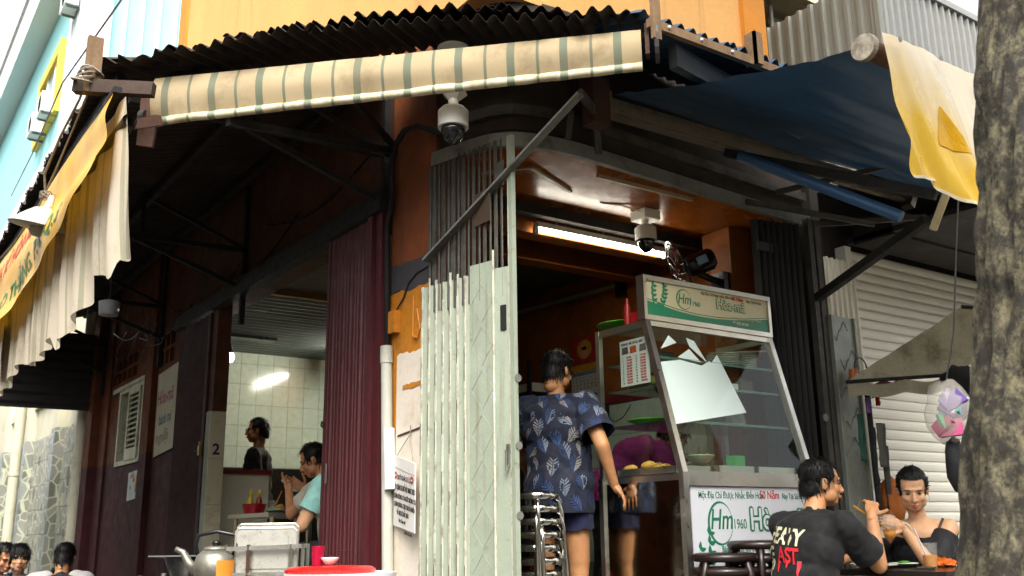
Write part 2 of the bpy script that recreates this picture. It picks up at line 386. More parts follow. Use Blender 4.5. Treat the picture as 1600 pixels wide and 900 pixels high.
# ceilings
ceil_in = M('orange_ceiling', '#965018', .26, var=.3, scale=2.5, bump=.3, bscale=14, dirt='#5a3416', damt=.4, dscale=2, spec=.14)
P(MB().prism([(.03,.52,3.125),(.10,.28,3.125),(.22,.08,3.125),(.5,.02,3.125),(2.62,.14,3.125),(2.62,.86,3.125),(.03,.86,3.125)], (0,0,.1)), 'ceiling', ceil_in)
P(MB().box((.2,.87,3.24),(2.62,6.0,3.30)), 'rear_ceiling', inner)
P(MB().box((.2,.86,3.05),(2.62,.93,3.24)), 'ceiling_joint_beam', darkwall)
for y in (1.02, 1.56): P(MB().box((.2,y,2.98),(2.61,y+.14,3.24)), 'ceiling_beam', inner)
P(MB().bar((.55,.35,3.118),(1.0,.55,3.118), .025, .015).bar((.55,.35,3.118),(.2,.75,3.118), .02, .012), 'ceiling_conduit', M('conduit_cream', '#b9aa8c', .5))
P(MB().box((.95,.22,3.10),(1.75,.235,3.1245)), 'cable_duct', _M['conduit_cream'])
# right inner wall with tile dado
rw = P(MB().box((2.62,.36,.4),(2.78,6.2,3.3)), 'inner_wall', inner)
P(MB().box((2.40,.52,.4),(2.618,.78,3.12)), 'pillar', inner)
P(MB().bar((2.60,3.9,3.09),(2.60,1.93,3.03), .03, .03), 'conduit', M('grey_conduit', '#9a958a', .5))
P(MB().box((2.56,1.86,2.92),(2.618,1.94,3.10)), 'junction_box', black_pl)
P(MB().box((2.595,1.3,2.05),(2.618,2.85,2.12)), 'red_trim', M('red_trim_paint', '#7a1420', .5))
P(MB().box((2.610,1.0,.42),(2.618,3.0,2.05)), 'dado_backing', grout)
tm = MB().box((-.004,-.0975,-.1225),(.004,.0975,.1225)).mesh('dado_tile'); tm.materials.append(white_tile)
for a in range(9):
    for b in range(5): inst(tm, 'dado_tile', rw, (2.606, 1.15+a*.2, .92+b*.25))
# floor slab and diagonal partition added unseen to keep room light apart
P(MB().box((.0,.0,.001),(2.62,8.8,.405)), 'shop_floor', M('terrazzo_floor', '#6d6458', .4, var=.2))
P(MB().prism([(.30,1.05,.41),(.42,1.0,.41),(2.62,4.7,.41),(2.62,5.0,.41)], (0,0,2.82)), 'added_partition', M('added_pale_partition', '#b0a892', .7, var=.25, dirt='#6a5a44', damt=.4))  # pale so the polished showcase side reflects brighter
# tiled dining room behind the side door
bw = P(MB().box((.22,7.51,.41),(4.2,7.7,3.3)), 'back_wall', grout)
tm2 = MB().box((-.101,-.004,-.1235),(.101,.004,.1235)).mesh('wall_tile'); tm2.materials.append(white_tile)
for a in range(15):
    for b in range(6): inst(tm2, 'wall_tile', bw, (.42+a*.206, 7.506, 1.955+b*.251))
P(MB().box((.22,7.47,.41),(4.2,7.502,1.82)), 'dark_dado', M('black_dado', '#121210', .3, var=.3))
P(MB().box((1.5,7.0,.41),(4.1,7.46,1.30)), 'back_counter', M('black_counter', '#0d0d0d', .35))
P(MB().box((4.05,4.9,.41),(4.2,7.5,3.3)).box((2.62,4.72,.41),(4.2,4.9,3.3)), 'room_side_wall', plaster)
def corr(p0, pu, pv, wl, amp, zoff=0, spw=6, nv=2, lift=None, rag=0):
    """corrugated sheet: p0 + u*pu + v*pv, waves along u"""
    p0, pu, pv = Vector(p0), Vector(pu), Vector(pv); nn = pu.cross(pv).normalized()
    if nn.z < 0: nn = -nn
    n = max(4, int(pu.length/wl*spw)); k = pu.length/wl*2*math.pi
    return MB().grid(lambda a, b: p0 + pu*a + pv*(b - (rag*(nz(a*pu.length*7, p0.x*5, p0.z)+.6*nz(a*pu.length*23, p0.x*9)) if b == 0 else 0)) + nn*(amp*math.sin(a*k)+zoff) + (Vector((0, 0, lift(a, b))) if lift else Vector()), n, nv, nn*.0015)
cm = M('grey_ceiling_sheet', '#626c6a', .35, .3, var=.3, scale=2, bump=.1, dirt='#3c423f', damt=.5, dscale=2)
for k in range(3):
    P(corr((.22,4.2+k*1.1,3.215+.006*k), (0,1.12,0), (3.9,0,0), .14, .012), 'ceiling_sheet', cm)
P(MB().box((.22,1.2,3.19),(4.2,4.2,3.23)), 'front_room_ceiling', M('olive_ceiling', '#4a4a38', .7, var=.3))
P(MB().box((.22,4.15,3.14),(4.2,4.2,3.19)), 'yellow_beam', M('yellow_beam_paint', '#8f6a20', .6))
P(MB().box((.7,6.35,3.17),(1.35,6.5,3.205)), 'ceiling_slot', black_pl)
P(MB().box((.05,4.4,.41),(.585,4.5,1.56)), 'low_partition', M('white_laminate', '#d8d4c0', .5, var=.1))
P(MB().box((.03,4.38,1.56),(.60,4.52,1.60)), 'partition_cap', M('red_cap', '#6e1218', .5))

# ------------------------------------------------------------ neighbour wall along the alley, with patterned tiles
def tilepat(nt, Pn, c):
    v = nt.nodes.new('ShaderNodeTexVoronoi'); v.feature = 'DISTANCE_TO_EDGE'; v.inputs['Scale'].default_value = 5.5; v.inputs['Randomness'].default_value = .8
    nt.links.new(Pn, v.inputs['Vector'])
    e = nramp(nt, v.outputs['Distance'], .01, .07, 1, 0)
    v2 = nt.nodes.new('ShaderNodeTexVoronoi'); v2.inputs['Scale'].default_value = 5.5; v2.inputs['Randomness'].default_value = .8; nt.links.new(Pn, v2.inputs['Vector'])
    hs = nt.nodes.new('ShaderNodeHueSaturation'); hs.inputs['Saturation'].default_value = .06; hs.inputs['Value'].default_value = .4; nt.links.new(v2.outputs['Color'], hs.inputs['Color'])
    return nmix(nt, e, nmix(nt, .45, c, hs.outputs[0]), hexc('#b3b59d'))
ptile = M('marbled_green_tile', '#6f7059', .35, var=.25, scale=3, extra=tilepat, bump=.05)
nw = thing('alley_boundary_wall', (0, 14, 0), 'long pale plaster wall with marbled green tiles along the alley', 'wall')
P(MB().box((.02,8.9,0),(.3,26,4.3)), 'wall_core', plaster, nw)
tm3 = MB().box((-.006,-.148,-.178),(.006,.148,.178)).mesh('tile'); tm3.materials.append(ptile)
for a in range(32):
    for b in range(7):
        if a in (6, 14, 22): continue
        inst(tm3, 'tile', nw, (.013, 9.15+a*.302, .18+b*.3635))
for a in (6, 14, 22):
    pl = P(MB().box((-.10,9.0+a*.302,2.55),(.019,9.3+a*.302,4.2)), 'pier', plaster, nw); P(MB().box((-.10,9.0+a*.302,0),(.019,9.3+a*.302,2.549)), 'tiled_pier', ptile, nw)
    for b in range(7): P(MB().box((-.112,9.01+a*.302,.005+b*.3635),(-.101,9.29+a*.302,.36+b*.3635)), 'tile', M('dark_marbled_tile', '#6b7a78', .35, var=.3, scale=3, extra=tilepat), pl)
for a in range(3): P(MB().box((-.04,9.35+a*2.42,3.05),(.019,11.05+a*2.42,3.2)), 'ledge', plaster, nw)
for nm, y, r, lab in (('drain_pipe', 9.05, .075, 'thick cream drain pipe at the end of the burgundy wall'), ('drain_pipe', 14.2, .085, 'white drain pipe on the marbled tile wall')):
    o = MB().tube([(-.1,y,0),(-.1,y,3.9)], r, 14).tube([(-.1,y,2.05),(-.1,y,2.1)], r*1.12, 14).build(nm, M('pipe_cream', '#b5b19b', .5, var=.1, dirt='#8d8a74', damt=.3), smooth=True, autos=50)
    tag(o, lab, 'pipe')

# ------------------------------------------------------------ corrugated eaves roof
roof = thing('corrugated_eaves_roof', (-1, 1, 3.3), 'rusty dark corrugated metal roof round the shop corner', 'roof')
for k in range(11):
    P(corr((-1.70+.01*(k % 2), .98+.78*k, 3.45), (0,.86,0), (1.70,0,.5), .078, .016, .013*(k % 2), 6, rag=.02), 'roof_sheet', roofmat, roof)
A, B = Vector((-1.74, 1.09, 0)), Vector((.33, -.97, 0)); e = (B-A).normalized(); nI = Vector((1, 1, 0)).normalized(); Ld = (B-A).length
def zE(s): t = s/Ld; return 3.47 + .145*4*t*(1-t) - .02*t
for layer in range(2):
    for k in range(4):
        s0 = k*.70 - (.0 if layer == 0 else .3); s1 = min(s0+.80, Ld); s0 = max(s0, 0)
        if s1-s0 < .2: continue
        dep = min(1.25, .50 + .95*abs((s0+s1)/2 - Ld*.5)); rr = random.Random(k*7+layer)
        jag = rr.uniform(-.03, .05) + .05*(1-layer)
        p0 = A + e*s0 + nI*jag + Vector((0, 0, zE(s0)-.045*layer-.01*(k % 2)))
        p1 = A + e*s1 + nI*jag + Vector((0, 0, zE(s1)-.045*layer-.01*(k % 2)))
        P(corr(p0, p1-p0, nI*dep + Vector((0, 0, dep*.28)), .082+.004*rr.uniform(-1,1), .018, rag=.07, nv=3, lift=lambda a, b: .012*nz(a*3.1+k, b*2)), 'roof_sheet', roofmat, roof)
for k in range(3):
    P(corr((.30+.62*k, -.90, 3.45+.01*k), (.68,0,0), (0,.93,.33), .082, .018), 'blue_roof_sheet', roofblue, roof)
# rafters, purlins, boards
for x, z in ((-1.6, 3.42), (-.8, 3.64), (-.15, 3.84)): P(MB().bar((x,1.1,z),(x,9.3,z), .04, .05), 'purlin', darksteel, roof)
P(MB().bar(A+e*.2+nI*.38+Vector((0,0,3.50)), A+e*(Ld-.3)+nI*.38+Vector((0,0,3.46)), .05, .09), 'corner_purlin', darksteel, roof)
fb = P(MB().bar((.33,-.915,3.395),(2.2,-.915,3.40), .03, .045), 'fascia_batten', oldwood, roof)
for k in range(7): P(MB().ell((.45+k*.22,-.934,3.398), .009), 'screw', white_pl, fb)
P(MB().bar((.62,-.78,3.36),(1.9,-.55,3.36), .05, .12), 'side_beam', M('slate_beam', '#4b5258', .6, .2, dirt='#2a2a2a', damt=.5), roof)
P(MB().box((.325,-.955,3.30),(.375,-.935,3.80)), 'end_upright', oldwood, roof)
P(MB().box((1.05,-.95,3.38),(1.11,-.935,3.56)).box((1.05,-.95,3.38),(1.065,-.88,3.56)), 'angle_bracket', oldwood, roof)
P(MB().box((-1.80,.96,3.24),(-1.725,1.0,3.55)), 'corner_stub_post', oldwood, roof)
P(MB().bar((-1.83,1.03,3.28),(-1.50,.79,3.25), .05, .07), 'corner_rail', M('dark_rust', '#3a2a20', .85, var=.4, bump=.5), roof)
# steel brackets from the wall
def bracket(y, L=1.55, z=3.33, lab=''):
    b = P(MB().bar((0,y,z),(-L,y,z-.02), .04, .04), 'wall_bracket', darksteel, roof)
    P(MB().bar((-.03,y,z-.32),(-.9,y,z-.03), .035, .035), 'brace', darksteel, b)
    P(MB().bar((-.02,y,z-.62),(-.02,y,3.9), .04, .04), 'upright', darksteel, b)
    P(MB().bar((-L*.55,y,z),(-L*.55,y,3.68), .03, .03), 'strut', darksteel, b)
    P(MB().bar((-.03,y,z+.02),(-L*.55,y,3.66), .03, .03), 'brace', darksteel, b)
for y in (1.10, 3.6, 6.0, 8.5): bracket(y)
b = P(MB().bar((0,1.0,3.32),(-1.15,.68,3.12), .035, .04), 'corner_bracket', darksteel, roof); P(MB().bar((0,1.0,3.34),(-.75,.40,3.42), .03, .035), 'brace', darksteel, b)
for k in range(6):
    y0_ = 1.2+k*1.25; cw = [(-.03, lerp(y0_, y0_+1.9, q/8), 3.42-.05*k % .2 - .16*math.sin(q/8*math.pi)*(1+.4*(k % 3)) - .04*(k % 4)) for q in range(9)]
    P(MB().tube(cw, .006, 5), 'slack_cable', black_pl, roof)
for k in range(4): P(MB().tube([(-.12-.02*k, 5.0+.7*k, 3.1), (-.15, 5.5+.6*k, 2.85+.05*k), (-.06, 6.2+.5*k, 2.95-.1*(k % 2)), (-.03, 6.6+.5*k, 3.15)], .005, 5), 'slack_cable', black_pl, roof)
# end gable sheet at the far end of the alley roof
P(corr((-1.62,8.75,2.55), (0,0,.95), (1.58,0,0), .12, .014), 'end_sheet', M('dark_sheet', '#26221f', .7, .2, var=.3), roof)

# ------------------------------------------------------------ turquoise building beyond
bb = thing('turquoise_building', (6, 26, 0), 'tall turquoise and white building with yellow framed window beyond the alley', 'building')
cyan = M('turquoise_paint', '#93d0d0', .8, var=.06, scale=.6, bump=0); whitew = M('white_facade', '#e6e6e2', .8, var=.05, scale=.6, bump=0)
P(MB().box((1.4,20,0),(11,44,17.0)), 'wall', cyan, bb)
P(MB().box((1.25,19.85,0),(1.75,20.3,17.0)), 'corner_pilaster', whitew, bb)
P(MB().box((.75,19.4,17.0),(11.6,44.6,17.35)), 'eave', whitew, bb)
P(MB().box((1.2,19.7,11.2),(11.2,44.2,11.55)), 'string_course', whitew, bb)
P(MB().box((1.0,20,17.35),(1.2,44,18.4)), 'parapet_wall', whitew, bb)
P(MB().bar((.8,20,18.9),(.8,44,18.9), .06, .06).bar((.8,20,18.7),(.8,44,18.7), .04, .04), 'rail', greysteel, bb)
for k in range(9): P(MB().box((2.05+k*.42,19.93,11.6),(2.12+k*.42,20.0,17.0)), 'facade_fin', whitew, bb)
for k in range(8): P(MB().box((1.33,20.9+k*.38,11.6),(1.4,21.0+k*.38,17.0)), 'facade_fin', whitew, bb)
yf = M('yellow_frame', '#e0c24a', .7, var=.05, bump=0)
for y0, y1 in ((24.3, 28.0),):
    wd = P(MB().box((1.25,y0,12.9),(1.4,y0+.35,15.2)).box((1.25,y1-.35,12.9),(1.4,y1,15.2)).box((1.25,y0+.35,14.85),(1.4,y1-.35,15.2)).box((1.25,y0+.35,12.9),(1.4,y1-.35,13.2)), 'window_surround', yf, bb)
    P(MB().box((1.36,y0+.35,13.2),(1.39,y1-.35,14.85)), 'pane', M('far_pane', '#8fa8ac', .2), wd)
    for q in (.33, .66): P(MB().box((1.33,lerp(y0,y1,q)-.05,13.2),(1.4,lerp(y0,y1,q)+.05,14.85)), 'mullion', whitew, wd)
for i, (y, z) in enumerate(((26.6, 12.9), (25.0, 12.95), (22.6, 15.2), (22.2, 16.0))):
    ac = thing('air_conditioner', (1.0, y, z), ['white air conditioner under the yellow window, the farther one', 'white air conditioner under the yellow window, the nearer one', 'small white air conditioner beside the corner fins, lower one', 'small white air conditioner beside the corner fins, upper one'][i], 'air conditioner', 'air conditioners on the turquoise building')
    P(MB().box((.95,y-.42,z),(1.30,y+.42,z+.6)), 'casing', whitew, ac)
    P(MB().lathe([(.0,0),(.24,0),(.26,.02),(.26,.0)], (.948,y-.1,z+.3), 18, 'x').xf(Matrix.Identity(4)), 'fan_grille', M('ac_grille', '#6c7274', .6), ac)
    for q in (-.3, .3): P(MB().bar((1.0,y+q,z-.03),(1.42,y+q,z-.03), .05, .06), 'bracket', greysteel, ac)

# ------------------------------------------------------------ grey metal building and shutter shop to the right
gb = thing('metal_clad_building', (5.5, 2.5, 0), 'grey ribbed metal clad building above the roller shutter shop', 'building')
clad = M('ribbed_cladding', '#8c8b80', .5, .25, var=.1, scale=1.5, bump=.05, streak='#77766c', samt=.25)
clad2 = M('ribbed_cladding_street', '#9d9d98', .5, .25, var=.08, scale=1.5, bump=.05)
def ribs(p0, pu, h, pitch, out, depth=.025, lean=0):
    """trapezoid ribbed vertical sheet"""
    p0, pu, out = Vector(p0), Vector(pu), Vector(out); n = int(pu.length/pitch); V = []; Fs = []; d = pu/n
    for i in range(n):
        for f, o in ((0, 0), (.55, 0), (.65, depth), (.9, depth)): V += [p0+d*(i+f)+out*o, p0+d*(i+f)+out*o+Vector((0, 0, h))]
    V += [p0+pu, p0+pu+Vector((0, 0, h))]
    for k in range(len(V)//2-1): Fs.append((2*k, 2*k+2, 2*k+3, 2*k+1))
    return MB().add(V, Fs)
P(MB().box((3.12,-.34,3.5),(12,6,4.86)), 'core', darkwall, gb)
P(ribs((3.07,-.4,3.42), (9,0,0), 1.48, .085, (0,-1,0)), 'street_cladding', clad2, gb)
P(ribs((3.07,.85,3.42), (0,-1.25,0), 1.48, .098, (-1,0,0)), 'side_cladding', clad, gb)
P(MB().box((3.03,-.44,4.90),(12,-.36,4.95)), 'roof_trim', clad2, gb)
P(MB().box((3.045,-.425,3.42),(3.10,-.38,4.9)), 'corner_trim', clad, gb)
P(MB().bar((6.2,1.5,4.9),(9.0,4.5,8.0), .12, .12).bar((7.4,1.5,4.9),(9.0,1.5,7.0), .08, .08), 'roof_steelwork', M('green_steel', '#8fa89a', .6), gb)
# recess with brick pillar between the orange house and the clad building
rb = thing('brick_recess_house', (4.5, 4, 0), 'old house with brick pillar and brown timber balcony behind the orange wall', 'building')
P(MB().box((3.2,2.6,3.3),(9,2.9,9)), 'rear_wall', M('brown_rear_wall', '#4d4034', .9, var=.3), rb)  # plain brown wall with uneven tone
brickm = M('rough_brick', '#7d7258', .95, var=.4, scale=8, bump=1., bscale=22)
for k in range(34):
    o = .02*(k % 2); P(MB().box((4.30-o+random.uniform(-.008,.008),1.5+random.uniform(-.008,.008),3.4+k*.072),(4.58+o*.5,1.78,3.465+k*.072)), 'brick', brickm, rb)
P(MB().box((4.33,1.53,3.4),(4.55,1.75,5.9)), 'pillar_core', M('mortar', '#8b846f', .95), rb)
P(MB().box((3.2,1.2,5.95),(8,2.6,6.1)), 'soffit', plaster, rb)
for k in range(6): P(MB().bar((3.3,1.9,3.9+k*.42),(4.3,1.75,3.9+k*.42), .05, .12), 'balcony_board', M('brown_timber', '#4a3628', .8, var=.3), rb)
for x in (4.22, 4.66): P(MB().tube([(x,1.42,3.4),(x,1.42,6.0)], .022, 8), 'pipe', greysteel, rb)
# shutter shop
ss = thing('shutter_shop', (4.8, .5, 0), 'closed shop with cream roller shutter and dark canopy', 'building')
shut = M('cream_shutter', '#e4e0d2', .45, .1, var=.06, scale=2, bump=.05)
pr = [(0,-.037),(.012,-.03),(.016,-.01),(.016,.012),(.010,.03),(0,.036),(-.008,.036),(-.008,-.037)]
sm = MB().prism([(0,-q[0],q[1]) for q in pr], (3.6,0,0)).mesh('slat'); sm.materials.append(shut)
sh = P(MB().box((3.45,.33,.1),(3.52,.42,3.1)), 'shutter_guide', shut, ss)
P(MB().box((7.06,.33,.1),(7.16,.42,3.1)), 'shutter_guide', shut, ss)
for k in range(40): inst(sm, 'slat', sh, (3.5,.36,.14+k*.0745))
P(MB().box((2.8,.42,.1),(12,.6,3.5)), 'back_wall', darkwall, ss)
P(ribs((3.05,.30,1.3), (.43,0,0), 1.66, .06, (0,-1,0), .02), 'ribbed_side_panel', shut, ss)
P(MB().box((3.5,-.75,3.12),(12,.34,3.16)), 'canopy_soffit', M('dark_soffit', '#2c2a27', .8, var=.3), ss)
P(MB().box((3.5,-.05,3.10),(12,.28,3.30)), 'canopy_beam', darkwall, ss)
P(MB().box((2.86,.16,.1),(2.95,.42,3.5)), 'party_pier', M('party_pier_grey', '#221f1b', .8, var=.4), ss)
# buildings across the street, seen only in reflections and as bounce light
for i, (x0, y0, x1, y1, h, c) in enumerate(((-16,-16,-4,-13,7,'#c9bfa8'),(-3.5,-17,5,-13.5,9,'#b9c0bd'),(5.5,-16.5,16,-13,6.5,'#cdb894'),(-9.5,-1.5,-5.4,26,3.8,'#b5ac98'))):  # last one added beside the alley to cut sky light
    hb = thing('unseen_street_house', ((x0+x1)/2, (y0+y1)/2, 0), ['plain beige house across the street', 'plain grey house across the street', 'plain tan house across the street', 'beige house on the other side of the alley'][i], 'building')  # none in direct view; the alley one added to cut sky light
    P(MB().box((x0,y0,0),(x1,y1,h)), 'wall', M('far_wall%d' % i, c, .9, var=.15), hb)
    P(MB().box((x0-.3,y0-.3,h),(x1+.3,y1+.3,h+.15)), 'roof_slab', concrete, hb)
    if i < 3:
        for k in range(int((x1-x0)/2.2)):
            for q in range(int(h/3)): P(MB().box((x0+.7+k*2.2,y1,1+q*3),(x0+1.9+k*2.2,y1+.03,2.4+q*3)), 'window', M('dark_pane', '#0c1214'), hb)
# ------------------------------------------------------------ folding gates
def zigzag(n, p0, p1, amp, z0, z1, t=.004):
    """plates of an accordion gate between p0 and p1, as (mesh builder, outer edge point)"""
    p0, p1 = Vector((*p0, 0)), Vector((*p1, 0)); d = (p1-p0); nn = Vector((d.y, -d.x, 0)).normalized(); out = []
    for i in range(n):
        a = p0 + d*(i/n) + nn*(amp if i % 2 else -amp); b = p0 + d*((i+1)/n) + nn*(-amp if i % 2 else amp)
        k = (b-a).normalized(); m = Vector((k.y, -k.x, 0))*t/2
        mb = MB().prism([a+m+Vector((0,0,z0)), b+m+Vector((0,0,z0)), b-m+Vector((0,0,z0)), a-m+Vector((0,0,z0))], (0, 0, z1-z0)); out.append((mb, b if i % 2 == 0 else a))
    return out
sg = thing('folding_gate', (.03, .3, .4), 'sage green folding scissor gate pushed against the corner column', 'gate', 'folding gates')
outn = Vector((-.98, -.18, 0))
for i, (mb, q) in enumerate(zigzag(14, (-.035, .60), (.045, .215), .018, .43, 2.36+.0)):
    o = P(mb, 'folded_plate', sage, sg)
    if i % 2 == 0:
        P(MB().box((q.x-.007, q.y-.006, .44), (q.x+.001, q.y+.006, 2.36+.02*(i % 3))), 'plate_edge', sage_edge, o)
        for k in range(5):
            z = .72 + k*.36 + (.1 if i % 4 else 0); P(MB().box((q.x-.0085, q.y-.0015, z), (q.x-.006, q.y+.0015, z+.17)), 'slot', M('slot_dark', '#33281f', .8), o)
wp = P(MB().prism([(.035,.215,.43),(.040,.215,.43),(.078,.045,.43),(.073,.045,.43)], (0,0,1.98)), 'wide_plate', sage, sg)
for k in range(8):     # embossed lozenges pressed into the wide plate
    z = .62 + k*.225; c = Vector((.054, .13, z)); dy = Vector((-.017, .075, 0))
    for s0, s1 in (((-1,0),(0,.1)), ((0,.1),(1,0)), ((1,0),(0,-.1)), ((0,-.1),(-1,0))):
        P(MB().tube([c+dy*s0[0]+Vector((-.001,0,s0[1])), c+dy*s1[0]+Vector((-.001,0,s1[1]))], .0015, 5), 'embossed_ridge', sage, wp)
P(MB().tube([(.066,.04,.44),(.066,.04,2.46)], .006, 8), 'rod', sage_edge, sg)
ls = P(MB().prism([(.07,.035,.43),(.076,.035,.43),(.108,-.045,.43),(.102,-.045,.43)], (0,0,1.93)), 'lock_plate', sage, sg)
P(MB().prism([(.079,-.001,2.03),(.089,-.001,2.03),(.098,-.031,2.03),(.088,-.031,2.03)], (0,0,.13)), 'slot_hole', M('hole_black', '#0a0908', .9), ls)
P(MB().box((.100,-.085,.42),(.125,-.055,3.07)), 'leading_stile', sage, sg)
P(MB().box((.100,-.056,.42),(.112,-.046,3.07)), 'stile_flange', sage_edge, sg)
for z in (1.78, 1.45, 1.12, .8):
    P(MB().lathe([(.008,0),(.02,0),(.02,.006),(.008,.006)], (.122,-.09,z), 12, 'y'), 'hasp_ring', greysteel, sg)
P(MB().box((.085,-.05,1.36),(.095,-.03,1.46)).tube([(.088,-.045,1.36),(.07,-.05,1.33),(.07,-.05,1.43)], .006, 6), 'latch', greysteel, sg)
lat = M('upper_lattice_paint', '#55564e', .6, var=.3, scale=8, dirt='#24211d', damt=.6, dscale=6)
for i in range(15):
    t = i/14; x = lerp(-.02, .095, t**1.2); y = lerp(.545, .0, t)
    mb = MB().obox((x, y, 2.64 if i < 14 else 2.64), (.006, .046 if i < 8 else .027, .86), (0, 0, rad(-12 + (10 if i % 2 else -8))))
    P(mb, 'lattice_slat', lat, sg)
P(MB().box((.045,.04,2.62),(.05,.19,2.80)), 'tin_plate', M('brown_tin', '#4a3a2c', .6, var=.3), sg)
P(MB().box((.085,-.035,2.80),(.09,.03,2.94)), 'head_plate', lat, sg)
# burgundy gate of the side door
bgate = thing('burgundy_folding_gate', (-.05, 1.4, .4), 'burgundy folding steel gate beside the grey conduit', 'gate', 'folding gates')
P(MB().box((-.040,1.20,.43),(-.036,1.752,2.93)), 'gap_dark_sheet', M('gate_gap_dark', '#1a0709', .7), bgate)  # dark sheet added so the gaps between slats look shaded
for i in range(11):
    y = 1.226 + i*.0505; dx = .004*math.sin(i*2.3)
    o = P(MB().prism([(-.050+dx,y-.021,.43),(-.058+dx,y-.016,.43),(-.060+dx,y+.012,.43),(-.066+dx,y+.018,.43),(-.060+dx,y+.021,.43),(-.044,y+.021,.43),(-.044,y-.021,.43)], (0,0,2.5)), 'gate_slat', burg, bgate)
    for z in (.95, 1.58, 2.2): P(MB().ell((-.060+dx, y+.004, z), .005, nu=6, nv=4), 'rivet', burg, o)
P(MB().box((-.075,1.755,.43),(-.035,1.785,2.93)), 'gate_stile', burg, bgate)
P(MB().box((-.085,1.135,.43),(-.03,1.195,2.93)), 'gate_stile', burg, bgate)
P(MB().box((-.06,1.05,.41),(-.01,1.13,2.95)), 'gate_post', burg, bgate)
P(MB().prism([(-.078,1.715,1.35),(-.078,1.695,1.35),(-.078,1.695,1.47),(-.078,1.715,1.47)], (-.004,0,0)), 'pull_plate', greysteel, bgate)
P(MB().tube([(-.078,1.78,1.70),(-.078,1.805,1.715),(-.078,1.795,1.74),(-.078,1.77,1.725)], .006, 6, closed=True), 'ring', darksteel, bgate)
dgate = thing('dark_folding_gate', (-.05, 4.7, .4), 'old dark burgundy folding gate beside the numbered post', 'gate', 'folding gates')
for i, (mb, q) in enumerate(zigzag(12, (-.055, 5.18), (-.055, 4.30), .018, .43, 2.92)): P(mb, 'gate_slat', burg_dk, dgate)
P(MB().box((-.075,4.22,.43),(-.035,4.29,2.92)), 'gate_stile', burg_dk, dgate)
P(MB().box((-.10,4.235,1.70),(-.078,4.275,1.78)).tube([(-.09,4.24,1.78),(-.09,4.24,1.81),(-.09,4.27,1.81),(-.09,4.27,1.78)], .005, 6), 'padlock', M('brass', '#8a7430', .35, .9), dgate)
P(MB().bar((-.08,4.28,1.74),(-.08,4.42,1.75), .012, .02), 'hasp', darksteel, dgate)
# dark gate at the far end of the street opening
rg = thing('black_folding_gate', (2.4, .08, .4), 'blackened folding gate bunched behind the food showcase', 'gate', 'folding gates')
gdk = M('blackened_gate_paint', '#181613', .55, var=.3, dirt='#1a1714', damt=.5)
for i, (mb, q) in enumerate(zigzag(16, (2.16, .10), (2.53, .02), .02, .43, 3.02)): P(mb, 'gate_slat', gdk, rg)
P(MB().box((2.155,.06,2.80),(2.53,.075,2.86)), 'cross_bar', gdk, rg)
for x in (2.535, 2.60): P(MB().box((x,-.05,.42),(x+.045,-.005,3.05)), 'gate_post', grime, rg)
P(MB().lathe([(.01,0),(.025,0),(.025,.006),(.01,.006)], (2.53,-.055,1.72), 12, 'y'), 'hasp_ring', greysteel, rg)
sp = thing('embossed_gate_panel', (2.8, -.05, .1), 'grey embossed steel gate panel beside the street opening', 'gate', 'folding gates')
esteel = M('embossed_steel', '#8b8f86', .45, .3, var=.2, dirt='#5a564c', damt=.4)
bp = P(MB().box((2.665,-.06,.1),(2.90,-.05,2.40)), 'panel', esteel, sp)
P(MB().box((2.655,-.075,.1),(2.67,-.045,2.40)), 'edge', esteel, sp); P(MB().box((2.895,-.075,.1),(2.91,-.045,2.40)), 'edge', esteel, sp)
for k in range(11):
    z = .4 + k*.19
    for s in (-1, 1):
        cx = 2.78 + s*.045 + (.03 if k % 2 else -.03)
        P(MB().tube([(cx-.04,-.061,z),(cx,-.061,z+.07*s),(cx+.04,-.061,z+.01)], .0035, 5), 'embossed_ridge', esteel, bp)
P(MB().lathe([(.008,0),(.02,0),(.02,.006),(.008,.006)], (2.70,-.075,1.72), 12, 'y'), 'hasp_ring', esteel, sp)
P(MB().lathe([(.008,0),(.02,0),(.02,.006),(.008,.006)], (2.70,-.075,1.02), 12, 'y'), 'hasp_ring', esteel, sp)
# ------------------------------------------------------------ things on the column
cp = thing('column_conduit', (-.03, .9, 0), 'dark pipe with pale plastic lower sleeve fixed on the orange column', 'pipe')
P(MB().tube([(-.035,1.0,2.0),(-.035,1.02,2.5),(-.035,1.03,2.85),(-.035,.98,2.95),(-.04,.965,3.05),(-.05,.96,3.2),(-.06,.90,3.31),(-.08,.75,3.35),(-.1,.55,3.30),(-.02,.40,3.22)], .018, 8), 'cable_pipe', darksteel, cp, smooth=True)
P(MB().tube([(-.045,.885,.0),(-.04,1.0,2.05)], .033, 12).tube([(-.04,.997,2.0),(-.04,1.0,2.10)], .038, 12), 'sleeve', M('grey_pvc', '#b5b5a8', .45, var=.1, dirt='#8a8474', damt=.3), cp, smooth=True, autos=50)
P(MB().tube([(-.0445,.912,1.28),(-.043,.952,1.62)], .0345, 12), 'paper_wrap', M('paper_wrap', '#d8d8d4', .8, var=.1), cp, smooth=True, autos=50)
sb = thing('switch_box', (-.02, .93, 2.2), 'small yellow painted switch box on the orange column', 'switch')
P(MB().box((-.045,.905,2.17),(-.006,.98,2.30)), 'casing', ochre, sb)
P(MB().tube([(-.02,.93,2.3),(-.012,.86,2.36),(-.01,.80,2.44),(-.01,.70,2.48),(-.01,.56,2.49)], .005, 6), 'wire', darksteel, sb)
P(MB().tube([(-.01,.74,2.35),(-.012,.74,2.12),(-.012,.70,2.10)], .006, 6).tube([(-.01,.70,2.27),(-.012,.66,2.15),(-.02,.68,2.10),(-.03,.70,2.12)], .005, 6), 'hook', ochre, sb)
ns = thing('hanging_notice_board', (-.03, .74, 1.1), 'white notice board with black lettering hung on the corner column', 'notice')
